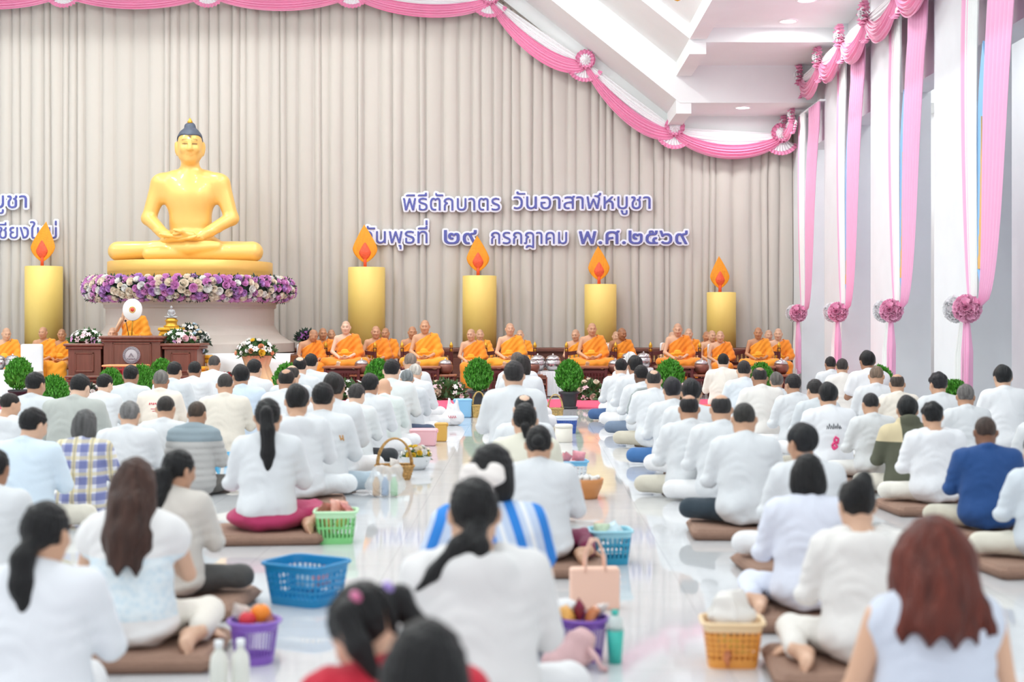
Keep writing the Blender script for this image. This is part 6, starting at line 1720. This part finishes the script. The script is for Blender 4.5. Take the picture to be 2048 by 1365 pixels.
wicker('little wicker basket with a pointed handle before the free standing shrub', 1111, 840, .22, .18, .15, .2, '#d9b978', -.1, 6, .9)
t = basket('royal blue plastic basket with a white rim in the aisle', 1134, 868, .26, .2, .2, '#3559a8', .05, slats=30, rimc='#dfe6f2')
t = thing('lidded_tin', 'cream lidded tin before the royal blue basket', 'tin', (fl(1128, 886).x, fl(1128, 886).y + .1, 0)); MB().lathe([(0, 0), (.095, 0), (.1, .01), (.1, .17), (0, .17)], n=30).build('body', mat('cream_tin', '#e6e2d6', .35), t); MB().lathe([(.104, .165), (.104, .195), (.09, .205), (0, .207)], n=30).build('lid', MATS['cream_tin'], t)
p = fl(1104, 895); blob('cloth_bundle', 'bright pink cloth bundle beside the cream tin', 'bundle', (p.x, p.y + .05, 0), [((0, 0, .06), (.05, .05, .06)), ((0, 0, .12), (.03, .03, .04))], mat('hot_pink_cloth', '#ef8fc0', .7))
basket('blue rimmed basket heaped with pink snacks, behind the terracotta bowl', 1142, 972, .28, .22, .2, '#e6eef2', .1, slats=26, rimc='#78bfe6')
p = fl(1142, 972); q = random.Random(3)
for k in range(9):
    packet('pink and white snack packet heaped in the blue rimmed basket', (p.x + q.uniform(-.1, .1), p.y + .02 + q.uniform(0, .14), .12 + .02 * k % .1 + q.uniform(0, .06)), (.12, .05, .09), ['#e79aa6', '#d8606f', '#f3cfd2', '#e2808c'][k % 4], 60 + k, group='pink snack packets')
t = thing('terracotta_bowl', 'orange terracotta bowl holding white rice parcels in the aisle', 'bowl', (fl(1173, 1000).x, fl(1173, 1000).y + .1, 0)); MB().lathe([(0, 0), (.09, 0), (.095, .02), (.115, .07), (.12, .075), (.135, .12), (.14, .155), (.128, .155), (.11, .07), (0, .05)], n=40).build('body', mat('terracotta', '#cf8a50', .45), t)
p = t.location
for k in range(7): packet('white rice parcel in the terracotta bowl', (p.x - .06 + .05 * (k % 3) + .01 * k, p.y - .04 + .04 * (k // 3), .155), (.06, .05, .05), '#eef0ee', 80 + k, 'rice_parcel', 'white rice parcels')
basket('teal blue plastic basket of clear wrapped goods in the aisle', 1222, 1132, .235, .2, .19, '#2f9cc0', .1, slats=28, rimc='#9fd8e8')
p = fl(1222, 1132); packet('silvery packet in the teal blue basket', (p.x + .02, p.y + .09, .17), (.15, .06, .13), '#c9dfe6', 91, rough=.15); packet('pale green packet in the teal blue basket', (p.x - .05, p.y + .07, .18), (.1, .05, .1), '#d6e8c9', 92)
# peach tote
p = fl(1190, 1222); t = thing('tote_bag', 'peach paper tote bag with long straps behind the right purple tub', 'bag', (p.x, p.y + .05, 0), .1); m = mat('peach_bag', '#f3c9b4', .7)
MB().box((0, 0, .1), (.235, .09, .2), bev=.008, taper=(1.02, .8)).build('sack', m, t)
for s_ in (-1, 1):
    b = MB(); b.tube([(-.05, s_ * .035, .18), (-.045, s_ * .036, .26), (-.015, s_ * .03, .335), (.015, s_ * .03, .335), (.045, s_ * .036, .26), (.05, s_ * .035, .18)], .006, 6); b.build('strap', m, t)
basket('round purple plastic tub of food beside the teal bottle', 1170, 1330, .19, .19, .17, '#7c4fb0', 0, 2, .78, slats=36, hoops=0)
p = fl(1170, 1330)
for k, (dx, dy, c, w_) in enumerate(((-.07, .06, '#f0b35c', 'orange'), (-.02, .09, '#8a2a3e', 'maroon'), (.03, .06, '#c77a4a', 'brown'), (.06, .1, '#e9dcd8', 'white'), (-.04, .13, '#e9e4e2', 'pale'))):
    packet(w_ + ' snack packet in the purple tub by the teal bottle', (p.x + dx, p.y + dy, .19 + .01 * (k % 2)), (.08, .04, .08), c, 100 + k)
t = thing('tumbler', 'teal tumbler with a clear top beside the right purple tub', 'bottle', (fl(1231, 1330).x, fl(1231, 1330).y + .03, 0)); MB().lathe([(0, 0), (.027, 0), (.036, .135), (0, .135)], n=24).build('cup', mat('teal_plastic', '#3fc2b4', .3), t); MB().lathe([(.034, .135), (.03, .18), (.014, .195), (0, .195)], n=20).build('clear_lid', mat('clear_cap', '#dff0ee', .2, alpha=.6), t); MB().lathe([(.014, .195), (.016, .215), (0, .218)], n=14).build('cap', MATS['teal_plastic'], t)
p = fl(1142, 1345); o = blob('cloth_bag', 'dusty pink cloth bag slumped before the right purple tub', 'bag', (p.x, p.y + .06, 0), [((0, 0, .05), (.09, .06, .055)), ((.04, .0, .11), (.06, .045, .05)), ((-.05, 0, .03), (.07, .06, .04))], mat('dusty_pink', '#d9b3b4', .8), .009)
b = MB(); b.tube([(.07, -.03, .09), (.1, -.07, .06), (.12, -.08, .02), (.14, -.06, .012)], .012, 8); b.build('strap', MATS['dusty_pink'], o)
basket('orange plastic basket topped with a white bag, front right of the aisle', 1470, 1340, .24, .19, .18, '#f0a44a', -.05, slats=30, hoops=4, rimc='#f6d9ae')
p = fl(1470, 1340); blob('plastic_bag', 'clear white plastic bag bulging out of the orange basket', 'bag', (p.x, p.y + .08, .165), [((0, 0, .035), (.1, .08, .045)), ((-.02, 0, .08), (.06, .05, .05)), ((.03, 0, .1), (.03, .02, .05))], mat('white_film', '#eeeae4', .25, alpha=.85), .009)
for k, (c, w_) in enumerate((('#cf7f55', 'rust'), ('#cfcf4a', 'lime'), ('#c98f5a', 'tan'))): packet(w_ + ' packet inside the orange basket', (p.x - .04 + .04 * k, p.y + .05, .06 + .03 * k), (.14, .05, .07), c, 120 + k)
p = fl(1606, 1236); blob('small_pouch', 'small hot pink pouch by the bobbed woman cushion', 'pouch', (p.x, p.y, 0), [((0, 0, .02), (.03, .025, .022))], MATS['hot_pink_cloth'], .007, .002)
p = fl(8, 1145); blob('handbag', 'black handbag on the floor at the left edge', 'bag', (p.x, p.y, 0), [((0, 0, .07), (.14, .06, .08)), ((.05, 0, .1), (.08, .05, .05))], MATS['black_plastic'], .01, .002)
crate('orange plastic lid box behind the bald crowned pair', 1415, 842, .26, .2, .2, '#ee6a3c')
